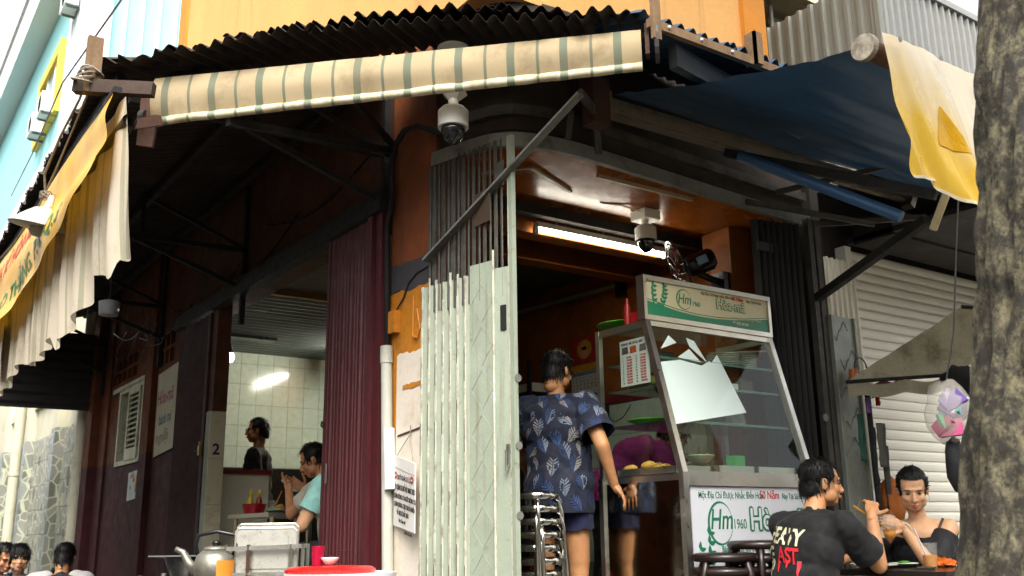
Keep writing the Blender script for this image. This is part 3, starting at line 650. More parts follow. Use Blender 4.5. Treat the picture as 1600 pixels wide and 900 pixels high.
nsm = M('notice_white', '#dcd8d2', .5, var=.06, dirt='#b0a898', damt=.25, dscale=5)
NA, NB = Vector((-.022,.905,0)), Vector((-.075,.575,0)); ndx = (NB-NA).normalized(); nnr = Vector((ndx.y, -ndx.x, 0))  # text runs towards -y
if nnr.x > 0: nnr = -nnr
P(MB().prism([NA+Vector((0,0,1.09)), NB+Vector((0,0,1.045)), NB+Vector((0,0,1.40)), NA+Vector((0,0,1.47))], nnr*.006), 'board', nsm, ns)
P(MB().prism([NA+Vector((0,0,1.405))+nnr*.007, NB+Vector((0,0,1.335))+nnr*.007, NB+Vector((0,0,1.338))+nnr*.007, NA+Vector((0,0,1.408))+nnr*.007], nnr*.001), 'fold_line', M('fold_grey', '#a39c90', .8), ns)
P(MB().tube([(-.03,.88,1.46),(-.025,.74,1.565),(-.07,.62,1.42)], .0022, 5).tube([(-.02,.74,1.56),(-.02,.74,1.62)], .003, 5), 'string', M('string_grey', '#8d8676', .9), ns)
P(MB().bar((-.012,.90,1.575),(-.012,.64,1.60), .006, .008), 'nail_wire', rust, ns)
blk = M('black_ink', '#1c1a1c', .7, var=.1); red = M('red_ink', '#b5261c', .6, var=.1); green = M('green_ink', '#0e6b48', .5, var=.1); cream_ink = M('cream_ink', '#d6cfae', .6)
ny = Vector((0, 0, 1)); xs = (ndx + Vector((0, 0, -.16))).normalized()
for tx, s, z, off, sc in (('QUÝ KHÁCH LƯU Ý', .036, 1.345, .055, .83), ('BẢO QUẢN XE & ĐỒ VẬT MANG THEO', .040, 1.290, .008, .47), ('QUÁN KHÔNG CÓ NGƯỜI TRÔNG COI', .034, 1.243, .008, .56), ('QUÁN KHÔNG CHỊU TRÁCH NHIỆM', .034, 1.200, .012, .58), ('VỀ MỌI SỰ MẤT MÁT', .034, 1.158, .06, .60), ('Xin Cảm ơn!', .026, 1.122, .09, .8), ('QUÁN HÒA MÃ', .022, 1.072, .185, .75)):
    text(tx, s, blk, ns, NA + ndx*off + Vector((0, 0, z-off*.16)) + nnr*.0068, xs, ny, sx=sc, bold=.012)
for off in (.03, .29):
    c = NA + ndx*off + Vector((0, 0, 1.362-off*.16)) + nnr*.007
    o = P(MB().prism([c + (ndx*math.cos(a)+ny*math.sin(a))*.021 for a in (2*math.pi*k/16 for k in range(16))], nnr*.0008), 'stop_mark', red, ns)
    P(MB().prism([c+nnr*.001+ndx*a+ny*b for a, b in ((-.013,-.004),(.013,-.004),(.013,.004),(-.013,.004))], nnr*.0006), 'stop_bar', nsm, o)
# posters on the side wall
po = thing('shop_poster', (-.02, 5.55, 1.8), 'faded cream poster with pink and blue lettering between side wall grilles', 'poster')
P(MB().prism([(-.012,5.96,1.80),(-.012,5.28,1.85),(-.012,5.30,2.66),(-.012,5.98,2.62)], (-.006,0,0)), 'sheet', M('poster_cream', '#9d9880', .6, var=.12, dirt='#6d6a58', damt=.3), po)
pink = M('pink_ink', '#8a3a58', .7); bluei = M('blue_ink', '#3a6478', .7)
text('Hòa-mã', .20, pink, po, (-.0185,5.95,2.30), (0,-1,.04), (0,0,1), sx=.85, bold=.01)
text('bánh mì', .15, bluei, po, (-.0185,5.86,2.10), (0,-1,.04), (0,0,1), sx=.9, bold=.01)
text('nguội', .15, M('grey_ink', '#6a6a5c', .7), po, (-.0185,5.9,1.93), (0,-1,.04), (0,0,1), sx=1.2, bold=.01)
ps = thing('small_calendar_poster', (-.01, 6.7, 1.4), 'small colourful picture sheet pasted on the burgundy side wall', 'poster')
P(MB().prism([(-.004,6.92,1.41),(-.004,6.50,1.43),(-.004,6.50,1.72),(-.004,6.92,1.70)], (-.003,0,0)), 'sheet', M('sheet_blue', '#a9b8b0', .6), ps)
for k in range(14):
    y = random.uniform(6.55,6.86); z = random.uniform(1.47,1.66)
    P(MB().prism([(-.0075,y+.03,z),(-.0075,y-.03,z+.005),(-.0075,y-.025,z+.04),(-.0075,y+.025,z+.045)], (-.0006,0,0)), 'picture_patch', M('patch%d' % (k % 4), ('#b5452a', '#c9a23a', '#4a7a9a', '#8d5a7a')[k % 4], .6), ps)
# ------------------------------------------------------------ beige front awning under the corner eave
def stripes(axis, base='#c9b795', green_c='#667563', period=.262):
    def f(nt, Pn, c):
        g = nt.nodes.new('ShaderNodeSeparateXYZ'); nt.links.new(Pn, g.inputs[0])
        s = nmath(nt, 'MULTIPLY', nmath(nt, 'SUBTRACT', g.outputs[0], g.outputs[1]), .7071) if axis == 'd' else g.outputs[1]
        m = nmath(nt, 'FRACT', nmath(nt, 'ADD', nmath(nt, 'DIVIDE', s, period), 40.3))
        a = nmath(nt, 'LESS_THAN', m, .15); b2 = nmath(nt, 'MULTIPLY', nmath(nt, 'GREATER_THAN', m, .56), nmath(nt, 'LESS_THAN', m, .615))
        return nmix(nt, nmath(nt, 'MULTIPLY', nmath(nt, 'ADD', a, b2, True), .85), c, hexc(green_c))
    return f
fab = M('striped_awning_cloth', '#c2ad88', .85, var=.12, scale=2.5, bump=.3, bscale=180, extra=stripes('d'), dirt='#8a795a', damt=.38, dscale=3, transl=.3)
fab2 = M('striped_valance_cloth', '#d6cab4', .85, var=.12, scale=2.5, bump=.3, bscale=180, extra=stripes('y', green_c='#a9a78c'), dirt='#8f8268', damt=.3, dscale=2, transl=.3)
hemm = M('dirty_hem', '#d2c8a6', .8, var=.2, scale=6, dirt='#5b5336', damt=.42, dscale=9, extra=stripes('d'))
fa = thing('striped_corner_awning', (-.55, .05, 3.15), 'beige awning with sage stripes stretched under the corner eave', 'awning', 'awnings')
a0, a1 = Vector((-1.46,.96,0)), Vector((.345,-.845,0)); ad = a1-a0; an = Vector((-1,-1,0)).normalized()
def fa_pt(u, v):
    zt = 3.395; zb = lerp(3.165, 3.215, u); p = a0 + ad*u
    w = .006*nz(u*9, v*2, 3) + .03*math.sin(v*math.pi)
    return p + an*w + Vector((0, 0, lerp(zt, zb, v) + .012*math.exp(-((u-.0)/.03)**2)*(-v)))
P(MB().grid(fa_pt, 90, 10), 'cloth', fab, fa, smooth=True, fix=False)
P(MB().tube([fa_pt(k/40, 1.0)+Vector((0, 0, -.016+.003*nz(k*.9))) for k in range(41)], [.022+.004*nz(k*1.7, 2) for k in range(41)], 10), 'hem_roll', hemm, fa, smooth=True)
P(MB().tube([a0-ad.normalized()*.075+Vector((0,0,3.15)), a0+ad.normalized()*.08+Vector((0,0,3.152))], .017, 10), 'hem_rod', greysteel, fa)
P(MB().tube([a0+Vector((.03,.09,3.40)), a1+Vector((.09,.03,3.40))], .03, 10), 'roller_tube', darksteel, fa)
P(MB().lathe([(.0,0),(.085,0),(.085,.02),(.0,.02)], (0,0,0), 20, 'x').xf(Matrix.Translation(a1+Vector((.045,-.045,3.33))) @ Matrix.Rotation(rad(-45), 4, 'Z') @ Matrix.Scale(1.35, 4, (0,0,1))), 'end_disc', grime, fa)
P(MB().obox(a1+Vector((.02,-.02,3.33)), (.02,.06,.16), (0,0,rad(-45))), 'end_gear', rust, fa)
P(MB().prism([(-1.505,1.01,3.02),(-1.44,.945,3.00),(-1.42,.93,3.30),(-1.50,1.01,3.34)], (-.012,-.012,0)), 'end_bracket', rust, fa)
P(MB().lathe([(.03,0),(.045,0),(.045,.03),(.03,.03)], (0,0,0), 16, 'x').xf(Matrix.Translation((-1.50,1.0,3.17)) @ Matrix.Rotation(rad(-45), 4, 'Z')), 'end_gear', grime, fa)
# ------------------------------------------------------------ alley awning: roller, striped valance, yellow banner
sv = thing('torn_striped_valance', (-1.62, 3, 2.2), 'torn beige striped valance hanging along the alley eave', 'awning', 'awnings')
def zbot(y):
    z = np.interp(y, [.45, .75, .80, .98, 1.3, 1.34, 1.7, 2.2, 2.24, 2.9, 3.4, 4.3, 6.2], [2.25, 2.33, 2.24, 2.30, 2.38, 2.26, 2.20, 2.12, 2.20, 2.13, 2.22, 2.12, 2.15])
    return float(z) + .02*nz(y*9, 4)
def sv_pt(u, v):
    y = lerp(.50+.24*(1-v), 6.2, u); f = .25+.75*v
    x = -1.64 + f*(.028*math.sin(y*19+1.5*math.sin(y*2.3)) + .03*nz(y*2.6, v*1.3, 1)) + .03*v*v
    return (x, y + .01*f*math.sin(y*11), lerp(3.16, zbot(y), v))
P(MB().grid(sv_pt, 330, 16), 'cloth', fab2, sv, smooth=True, fix=False)
P(MB().tube([(-1.62,.70,3.02),(-1.62,6.3,3.05)], .035, 12, caps=False).tube([(-1.62,.70,3.02),(-1.62,6.3,3.05)], .028, 12, caps=False), 'roller_tube', grime, sv)
P(MB().bar((-1.60,.75,3.02),(-1.45,.80,3.10), .02, .05), 'roller_arm', rust, sv)
P(MB().box((-1.675,4.05,2.23),(-1.672,4.28,2.62)), 'paper_notice', M('newsprint', '#bdb8ac', .8, var=.3, scale=14), sv)
yb = thing('yellow_banner', (-1.68, 3, 2.6), 'yellow plastic banner with green and red lettering over the striped valance', 'banner')
ymat = M('yellow_banner_plastic', '#e6b01c', .38, var=.2, scale=2, bump=.05, transl=.2)
def yb_pt(u, v):
    y = lerp(.76+.0*v, 5.6, u); zb = float(np.interp(y, [.76, 1.5, 2.2, 3.0, 3.7, 4.4, 5.6], [2.79, 2.70, 2.66, 2.58, 2.52, 2.54, 2.58]))
    x = -1.70 - .05*v + .035*v*nz(y*1.7, v*2, 7) + .018*math.sin(v*9+y*2.2)*(.3+v)
    return (x, y - .05*v*(1-u), lerp(3.185, zb, v))
ybo = P(MB().grid(yb_pt, 110, 18), 'cloth', ymat, yb, smooth=True, fix=False)
P(MB().box((-1.70,.74,3.17),(-1.66,5.6,3.20)), 'batten', darksteel, yb)
bvh_y = BVHTree.FromPolygons([v.co + ORG[yb.name] for v in ybo.data.vertices], [p.vertices for p in ybo.data.polygons])
def on_banner(p):
    h = bvh_y.ray_cast(Vector((-3, p.y, p.z)), Vector((1, 0, 0)))
    return Vector((h[0].x - .003, p.y, p.z)) if h[0] is not None else Vector((-1.76, p.y, p.z))
gb2 = M('banner_green', '#2f7d46', .5, transl=.2); rb2 = M('banner_red', '#c0301c', .5, transl=.2)
def dense_text(*a, **k): return text(*a, depth=0, proj=on_banner, **k)
dense_text('51 CAO THẮNG, P.4, Q.3', .165, gb2, yb, (-1.8,4.55,2.62), (0,-1,.045), (0,0,1), bold=.012, sx=1.62, name='lettering')
dense_text('BÁNH MÌ HÒA MÃ', .20, rb2, yb, (-1.8,4.75,2.93), (0,-1,.02), (0,0,1), bold=.02, sx=1.25, name='lettering')
# ------------------------------------------------------------ blue street awning with yellow valance
ba = thing('blue_street_awning', (2.2, -.9, 2.4), 'dark blue street awning with bright yellow front valance', 'awning', 'awnings')
navy = M('navy_awning_cloth', '#1d3c57', .36, var=.3, scale=1.6, bump=.3, bscale=150, dirt='#37505a', damt=.3, dscale=1.2, transl=.06)
def ba_pt(u, v):
    xl = lerp(.76, .79, v); x = lerp(xl, 3.6, u); y = lerp(-.14, -1.76, v); z = lerp(3.45, 3.02, v)
    z += -.10*math.sin(v*math.pi)*(.3+.7*u) + .022*nz(v*6, u*1.5, 2) + .013*math.sin(v*30+u*7+3*nz(v*2,u*2))*(.25+u) + .010*nz(v*17, u*3, 9)
    return (x, y, z)
P(MB().grid(ba_pt, 50, 90), 'canopy_cloth', navy, ba, smooth=True, fix=False)
alu = M('dull_aluminium', '#8a8070', .45, .5, var=.25, scale=5, dirt='#40362a', damt=.5, dscale=5)
cs = P(MB().bar((.72,-.13,3.40),(3.6,-.13,3.43), .05, .035).bar((.72,-.155,3.355),(3.6,-.155,3.385), .03, .05), 'cassette', alu, ba)
P(MB().bar((.72,-.13,3.315),(3.6,-.13,3.345), .04, .022), 'cassette_rail', alu, cs)
P(MB().box((.70,-.185,3.29),(.73,-.08,3.44)), 'cassette_cap', alu, cs)
P(MB().bar((3.55,-.16,3.28),(3.62,-.16,3.40), .08, .05), 'cassette_cap', alu, cs)
P(MB().tube([(.60,-.08,3.55),(.62,-.14,3.3)], .03, 6).box((.58,-.2,3.22),(.70,-.1,3.5)), 'bracket_block', rust, ba)
P(MB().tube([(.77,-1.76,3.01),(3.6,-1.76,3.01)], .045, 16), 'front_roller', rust, ba, smooth=True, autos=50)
P(MB().lathe([(.0,0),(.058,0),(.06,.01),(.06,.028),(.0,.028)], (.745,-1.76,3.01), 24, 'x'), 'roller_cap', M('scuffed_cap', '#a39a88', .6, .3, var=.5, scale=25, dirt='#4d3c2c', damt=.5, dscale=20), ba)
def valance_tone(nt, Pn, c):  # yellow turns paler upwards and along x
    g = nt.nodes.new('ShaderNodeSeparateXYZ'); nt.links.new(Pn, g.inputs[0])
    w = nmath(nt, 'ADD', nmath(nt, 'ADD', nmath(nt, 'MULTIPLY', g.outputs[2], 1.), nmath(nt, 'MULTIPLY', g.outputs[0], .55)), nramp(nt, nnoise(nt, npos(nt, (1, 1, .5)), 3.5, 2), 0, 1, -.25, .25))
    return nmix(nt, nramp(nt, w, 3.22, 3.55), c, hexc('#f5ead0'))
yv = M('yellow_valance_cloth', '#ecc24a', .26, var=.06, scale=2, bump=.1, bscale=140, transl=.42, extra=valance_tone)
def yv_pt(u, v):
    x = lerp(.79, 3.6, u); zb = float(np.interp(x, [.79, 1.0, 1.15, 1.36, 1.6, 2.2, 3.6], [2.42, 2.44, 2.37, 2.33, 2.36, 2.40, 2.40]))
    f = .25+.75*v; q = x - .30*v; y = -1.825 - .03*f + f*(.030*math.sin(q*11) + .045*nz(q*3.2, v*1.2, 5) + .016*math.sin(q*27+2*math.sin(v*3)) + .007*math.sin(q*58+v*4))
    return (x + .07*v*(1-u) + .015*math.sin(v*4)*(1-u), y, lerp(3.06, zb, v))
yvo = P(MB().grid(yv_pt, 150, 26), 'front_valance', yv, ba, smooth=True, fix=False)
bv2 = BVHTree.FromPolygons([v.co + ORG[ba.name] for v in yvo.data.vertices], [p.vertices for p in yvo.data.polygons])
def on_val(p, e=.002):
    h = bv2.ray_cast(Vector((p.x, -3, p.z)), Vector((0, 1, 0))); return Vector((p.x, (h[0].y if h[0] is not None else -1.85) - e, p.z))
pale = M('pale_yellow_print', '#f1e4bf', .3, var=.05, transl=.3); deepy = M('deep_yellow_print', '#cf9f10', .4, transl=.3)
def printed(poly, mat, par, proj, name='print_shape', n=10):
    mb = MB(); c = [Vector(p) for p in poly]
    mb.grid(lambda u, v: proj(c[0].lerp(c[1], u).lerp(c[3].lerp(c[2], u), v)), n, n); return P(mb, name, mat, par, fix=False)
printed([(1.125,0,2.80),(1.135,0,2.80),(1.29,0,2.60),(1.10,0,2.62)], deepy, ba, lambda p: on_val(p, .004))
for k in range(9): P(MB().lathe([(.006,0),(.012,0),(.012,.003),(.006,.003)], (.85+k*.3,-1.872,3.025), 10, 'y'), 'eyelet', greysteel, ba)
P(MB().grid(lambda u, v: Vector(yv_pt(u, .985+.02*v)) + Vector((0, -.004, 0)), 150, 1), 'hem', M('valance_hem', '#e6ddc4', .7, transl=.3), ba, fix=False)
P(MB().bar((2.55,-.06,2.50),(2.35,-1.0,2.74), .05, .05), 'support_strut', darksteel, ba)
P(MB().tube([(1.45,-.45,3.12),(1.70,-1.25,2.57)], .032, 12), 'folded_arm', M('blue_arm', '#33567c', .45, .2, var=.25), ba, smooth=True, autos=50)
P(MB().tube([(1.72,-1.70,2.86),(1.735,-1.5,2.66),(1.79,-1.36,2.49)], .02, 8), 'cream_arm', M('cream_arm_paint', '#b9b190', .5), ba)
P(MB().bar((1.79,-1.4,2.66),(1.5,-.3,3.2), .04, .05).bar((1.80,-1.4,2.70),(1.72,-1.74,2.98), .03, .04), 'arm', darksteel, ba)
P(MB().bar((-.06,.52,2.50),(.20,-.55,3.14), .012, .05, (1,.3,0)), 'diagonal_flat_bar', greysteel, ba)
P(MB().bar((.20,-.55,3.14),(.62,-.16,3.30), .02, .05), 'flat_bar', grime, ba)
P(MB().bar((.66,-.12,3.30),(.72,-.06,3.10), .012, .045, (1,0,0)), 'flat_bar', grime, ba)
P(MB().bar((.50,-.10,3.30),(.50,-.06,3.14), .012, .04, (1,0,0)), 'flat_bar', grime, ba)
for p, q in (((2.0,.0,3.08),(2.9,-.3,3.0)), ((2.62,-.04,3.02),(3.2,-.5,3.05)), ((2.3,.0,3.2),(2.9,-.6,3.35))): P(MB().bar(p, q, .02, .035), 'thin_strut', grime, ba)
# ------------------------------------------------------------ food showcase
sc = thing('food_showcase', (1.6, .1, .4), 'stainless steel and glass food showcase with green and cream sign', 'showcase')
gl = glass('clear_glass', refl=.55); 
P(MB().box((1.09,-.205,.46),(2.13,.44,.50)), 'base_shelf', stainless, sc)
P(MB().box((1.083,-.215,.44),(1.087,.43,1.30)), 'polished_side', stain_mir, sc)
P(MB().box((2.133,-.215,.44),(2.137,.43,1.30)), 'polished_side', stain_mir, sc)
P(MB().box((1.09,-.21,1.30),(2.13,.43,1.335)), 'counter_slab', stainless, sc)
for x in (1.08, 2.10):
    for y in (-.235, .42): P(MB().box((x-.012,y,.405),(x+.028,y+.035,1.34)), 'leg_post', stainless, sc)
P(MB().box((1.108,-.236,1.27),(2.088,-.206,1.345)), 'front_rail', stainless, sc)
P(MB().box((1.108,-.236,.44),(2.088,-.206,.49)), 'front_rail', stainless, sc)
for x in (1.068, 2.10):
    P(MB().prism([(x,-.236,1.34),(x,-.196,1.34),(x,.035,2.20),(x,-.005,2.20)], (.036,0,0)), 'sloping_post', stainless, sc)
    P(MB().box((x,.41,1.335),(x+.03,.44,2.20)), 'rear_post', stainless, sc)
    P(MB().box((x+.002,-.0,2.165),(x+.032,.41,2.20)), 'top_rail', stainless, sc)
P(MB().box((1.105,.0,2.17),(2.10,.03,2.20)), 'top_rail', stainless, sc)
P(MB().box((1.07,.03,2.2),(2.13,.44,2.207)), 'top_glass', gl, sc)
P(MB().prism([(1.106,-.215,1.345),(1.106,-.211,1.345),(1.106,.009,2.17),(1.106,.005,2.17)], (.992,0,0)), 'front_glass', gl, sc)
P(MB().prism([(1.082,-.20,1.345),(1.082,.41,1.345),(1.082,.41,2.165),(1.082,.0,2.165)], (.004,0,0)), 'side_glass', gl, sc)
gsh = glass('shelf_glass', (.72, .86, .79), 1.0)
for z, y0 in ((1.62, -.11), (1.83, -.055), (1.985, -.02)):
    P(MB().box((1.11,y0,z),(2.09,.40,z+.008)), 'glass_shelf', gsh, sc)
    P(MB().box((1.11,y0-.004,z-.004),(2.09,y0,z+.010)), 'shelf_edge', M('green_glass_edge', '#4a6a58', .2), sc)
# sign box
sx0, sx1, sz0, sz1 = 1.085, 2.112, 2.232, 2.432
for nm, a, b in (('sign_frame', (1.06,-.012,2.202), (2.137,.05,2.23)), ('sign_frame', (1.06,-.012,2.434), (2.137,.05,2.462)), ('sign_frame', (1.06,-.012,2.23), (1.083,.05,2.434)), ('sign_frame', (2.114,-.012,2.23), (2.137,.05,2.434))): P(MB().box(a, b), nm, stainless, sc)
P(MB().box((1.083,.0,2.23),(2.114,.04,2.434)), 'sign_panel', M('sign_cream', '#cdc39b', .35, var=.05), sc)
sgreen = M('sign_green', '#0c7a55', .35, var=.05)
def wave(t): return float(np.interp(t, [0, .1, .25, .4, .55, .7, .85, .95, 1], [.46, .38, .27, .22, .22, .27, .35, .42, .46]))
def wave_band(x0, x1, z0, z1, y, lo, hi, mat, par, name='sign_wave'):
    N = 24; P(MB().prism([(lerp(x0,x1,k/N), y, lerp(z0,z1,lo(k/N))) for k in range(N+1)] + [(lerp(x1,x0,k/N), y, lerp(z0,z1,hi(1-k/N))) for k in range(N+1)], (0,-.0008,0)), name, mat, par)
wave_band(sx0, sx1, sz0, sz1, -.0005, lambda t: .0, lambda t: wave(t)-.04, sgreen, sc)
wave_band(sx0, sx1, sz0, sz1, -.0005, lambda t: wave(t), lambda t: wave(t)+.025, sgreen, sc)
XD, ZD = (1, 0, 0), (0, 0, 1)
def leaf(c, ang, L, W, mat, par, y, name='laurel_leaf'):
    c = Vector(c); a = Vector((math.cos(ang), 0, math.sin(ang))); b = Vector((-a.z, 0, a.x))
    return MB().prism([Vector((c.x, y, c.z)) + a*L*t + b*W*w for t, w in ((0,0),(.35,.5),(.7,.35),(1,0),(.7,-.35),(.35,-.5))], (0,-.0006,0))
def laurel(x, z, h, y, par, mat, n=7, bend=.25, sc_=1.0):
    st = Vector((x, 0, z)); pts = []
    for i in range(n):
        t = i/(n-1); p = Vector((x + bend*h*math.sin(t*2.2)*.6, 0, z + h*t)); a = rad(80) - t*rad(35)
        for s in (-1, 1): P(leaf((p.x, 0, p.z), a + s*rad(38), .16*h*sc_, .085*h*sc_, mat, par, y), 'laurel_leaf', mat, par)
laurel(1.155, 2.285, .12, -.001, sc, sgreen, 5, -.25, 1.9); laurel(1.20, 2.285, .13, -.001, sc, sgreen, 6, .35, 1.8)
def ring(cx, cz, r, w, y, mat, par, squash=1.0):
    N = 36; mb = MB(); V = []; Fs = []
    for k in range(N):
        a = 2*math.pi*k/N; ww = w*(1.0 + .7*math.cos(a-math.pi))
        V += [(cx+math.cos(a)*r*squash, y, cz+math.sin(a)*r), (cx+math.cos(a)*(r-ww)*squash, y, cz+math.sin(a)*(r-ww))]
    for k in range(N): j = (k+1) % N; Fs.append((2*k, 2*j, 2*j+1, 2*k+1))
    return P(mb.add(V, Fs), 'emblem_ring', mat, par)
def brand(x0, zt, k, y, par, ink, halo=True):
    pass
ring(1.385, 2.355, .062, .006, -.0012, sgreen, sc)
text('Hm', .085, sgreen, sc, (1.335,-.0012,2.33), XD, ZD, shear=.2, bold=.008, sx=.85)
text('1960', .042, sgreen, sc, (1.452,-.0012,2.325), XD, ZD, sx=.8)
text('Một Địa Chỉ Được Nhắc Đến Hơn', .026, M('brown_ink', '#4a4632', .6), sc, (1.53,-.0012,2.405), XD, ZD, sx=.76)
text('50 Năm', .036, red, sc, (1.80,-.0012,2.402), XD, ZD, sx=.8, bold=.02)
text('Nay Tại Sài Gòn', .026, _M['brown_ink'], sc, (1.925,-.0012,2.403), XD, ZD, sx=.78)
def outlined(tx, size, x, y, z, sx, ink, fill):
    for k in range(8): a = k*math.pi/4; text(tx, size, ink, sc, (x+.075*size*math.cos(a), y-.00012*k, z+.075*size*math.sin(a)), XD, ZD, sx=sx, name='lettering_outline', depth=.0004)
    text(tx, size, fill, sc, (x, y-.0022, z), XD, ZD, sx=sx, bold=.008)
outlined('Hòa-mã', .085, 1.655, -.0011, 2.335, .92, sgreen, M('sign_cream', '#cdc39b'))
text('51-53 CAO THẮNG, P.3, Q.3, TP.HCM', .022, cream_ink, sc, (1.79,-.0016,2.285), XD, ZD, sx=.72)
text('ĐT: 0903 843 089', .024, cream_ink, sc, (1.79,-.0016,2.252), XD, ZD, sx=.8, bold=.012)
# lower poster panel
P(MB().box((1.125,-.223,.49),(2.07,-.207,1.268)), 'poster_panel', M('poster_white', '#c9cbd0', .35, var=.05), sc)
yp = -.2236
text('Một Địa Chỉ Được Nhắc Đến Hơn', .050, green, sc, (1.18,yp,1.205), XD, ZD, sx=.70, bold=.004)
text('50 Năm', .062, red, sc, (1.66,yp,1.205), XD, ZD, sx=.78, bold=.012)
text('Nay Tại Sài Gòn', .046, green, sc, (1.845,yp,1.205), XD, ZD, sx=.66, bold=.004)
ring(1.335, 1.075, .115, .011, yp-.0004, green, sc, .83)
text('Hm', .15, green, sc, (1.255,yp,1.045), XD, ZD, shear=.2, bold=.008, sx=.78)
text('1960', .075, green, sc, (1.432,yp,1.045), XD, ZD, sx=.72)
outlined('Hòa-mã', .165, 1.565, yp, 1.04, .86, green, M('poster_white', '#c9cbd0'))
text('Bánh mì thịt đủ thứ:', .048, green, sc, (1.335,yp,.925), XD, ZD, sx=.72, bold=.012)
text('Pâté - Jambon - Saucisse', .044, green, sc, (1.62,yp,.925), XD, ZD, sx=.68)
text('Cá mòi - Fromage - Trứng', .044, green, sc, (1.62,yp,.865), XD, ZD, sx=.68)
laurel(1.20, .62, .32, yp-.0004, sc, green, 7, -.18, .9); laurel(1.22, .66, .36, yp-.0004, sc, green, 8, .12, .85); laurel(1.30, .60, .18, yp-.0004, sc, green, 5, .3, .9)
wave_band(1.125, 2.07, .49, .80, yp-.0003, lambda t: 0, lambda t: .5-.7*t+.6*t*t, green, sc, 'poster_wave')
wave_band(1.125, 2.07, .49, .80, yp-.0003, lambda t: .56-.7*t+.6*t*t, lambda t: .6-.7*t+.6*t*t, green, sc, 'poster_wave')
# things in and on the showcase
pl_m = M('white_china', '#cfd0c2', .25, var=.08)
def dish(name, c, r, h, mat, label, cat, group=None, rim=.35):
    o = MB().lathe([(r*rim,0),(r*.6,h*.3),(r,h),(r*.98,h+.003),(r*.55,h*.45),(r*rim*.9,.004)], c, 24).build(name, mat, smooth=True, autos=50)
    return tag(o, label, cat, group)
for s, (cx, cy, n) in enumerate(((1.82,.12,7), (1.99,.14,9))):
    for k in range(n): dish('dinner_plate', (cx+random.uniform(-.006,.006), cy, 1.994+k*.011), .105, .018, pl_m, ('white plate in the shorter stack on the top showcase shelf', 'white plate in the taller stack on the top showcase shelf')[s], 'plate', 'plates stacked in the showcase')
for k in range(7):
    x = 1.70 + k*.012; o = MB().bar((x,.05+k*.03,2.075+.006*k),(x+.42,.02+k*.03,2.12+.004*k), .008, .008).build('long_skewer', M('pale_wood', '#a08a60', .7)); tag(o, 'pale wooden stick lying over the plates in the showcase', 'stick', 'sticks over the plates')
ws = thing('sky_reflection_shape', (1.4, -.1, 1.6), 'large white sheet leaning inside the sloping showcase glass', 'paper')  # white pieces added in place of the sky's reflection on the glass
def onglass(x, z): return (x, -.205 + (z-1.345)*.267 + .008, z)
refl_white = M('sky_reflection_white', '#f6f6f8', .5, var=.02, scale=3, bump=0)
P(MB().prism([onglass(x, z) for x, z in ((1.128,1.60),(1.74,1.70),(1.625,2.045),(1.56,1.99),(1.545,2.0),(1.47,1.965),(1.30,1.985),(1.12,1.955))], (0,.003,0)), 'sheet', refl_white, ws)  # main piece of the built-in sky reflection
P(MB().prism([onglass(x, z) for x, z in ((1.29,2.0),(1.40,2.06),(1.47,1.985))], (0,.003,0)), 'reflection_scrap', refl_white, ws)
P(MB().prism([onglass(x, z) for x, z in ((1.40,2.13),(1.46,2.115),(1.52,1.99),(1.41,2.075))], (0,.003,0)), 'reflection_scrap', refl_white, ws)
P(MB().prism([onglass(x, z) for x, z in ((1.17,2.04),(1.26,2.13),(1.31,2.09))], (0,.003,0)), 'reflection_scrap', refl_white, ws)
mb_ = thing('price_board', (1.1, .1, 1.84), 'white price board with red figures taped inside the showcase side', 'menu')
pbw = M('price_white', '#c8c8be', .5, var=.04)
P(MB().box((1.088,.0,1.845),(1.091,.245,2.11)), 'sheet', pbw, mb_)
MD, MU = (0, -1, 0), (0, 0, 1)
text('BÁNH MÌ HÒA MÃ', .022, M('purple_ink', '#5a2a4a', .6), mb_, (1.0872,.23,2.082), MD, MU, sx=1.0, bold=.012)
for k in range(10):
    z = 2.005 - k*.0163
    text(str(k+1), .013, blk, mb_, (1.0872,.222,z), MD, MU); text(str(k+11), .013, blk, mb_, (1.0872,.112,z), MD, MU)
    text('%d.000' % (52*(k+1)), .015, red, mb_, (1.0872,.190,z), MD, MU, bold=.01); text('%d.000' % (52*(k+11)), .015, red, mb_, (1.0872,.075,z), MD, MU, bold=.01)
for y, c in ((.20, '#5a4a46'), (.13, '#b0481c'), (.05, '#6a5a5a')):
    P(MB().prism([(1.0872,y+.028,2.03),(1.0872,y-.028,2.032),(1.0872,y-.024,2.072),(1.0872,y+.024,2.070)], (-.0008,0,0)), 'food_picture', M('pic'+c, c, .6, var=.6, scale=60), mb_)
lime = M('lime_plastic', '#5cc414', .4, var=.1)
dish('green_tray', (1.22,.34,2.212), .17, .03, lime, 'bright green plastic tray on top of the showcase', 'tray')
dish('green_tray', (1.30,.22,1.632), .15, .03, lime, 'bright green plastic tray on the lowest glass shelf', 'tray')
o = MB().box((1.105,.10,2.207),(1.17,.16,2.27)).build('red_box', M('red_pack', '#b01820', .5)); tag(o, 'small red packet on the showcase top', 'packet')
o = MB().lathe([(.0,0),(.022,0),(.024,.06),(.02,.11),(.009,.14),(.009,.16),(.0,.16)], (1.12,.2,2.208), 14).build('sauce_bottle', M('red_sauce', '#a81c14', .3), smooth=True, autos=50); tag(o, 'red sauce bottle on the showcase top', 'bottle')
def tray(x0, x1, y0, y1, z, h, label):
    o = MB().box((x0,y0,z),(x1,y1,z+.006)).box((x0,y0,z),(x0+.004,y1,z+h)).box((x1-.004,y0,z),(x1,y1,z+h)).box((x0,y0,z),(x1,y0+.004,z+h)).box((x0,y1-.004,z),(x1,y1,z+h)).build('steel_tray', stainless); return tag(o, label, 'tray', 'steel food trays')
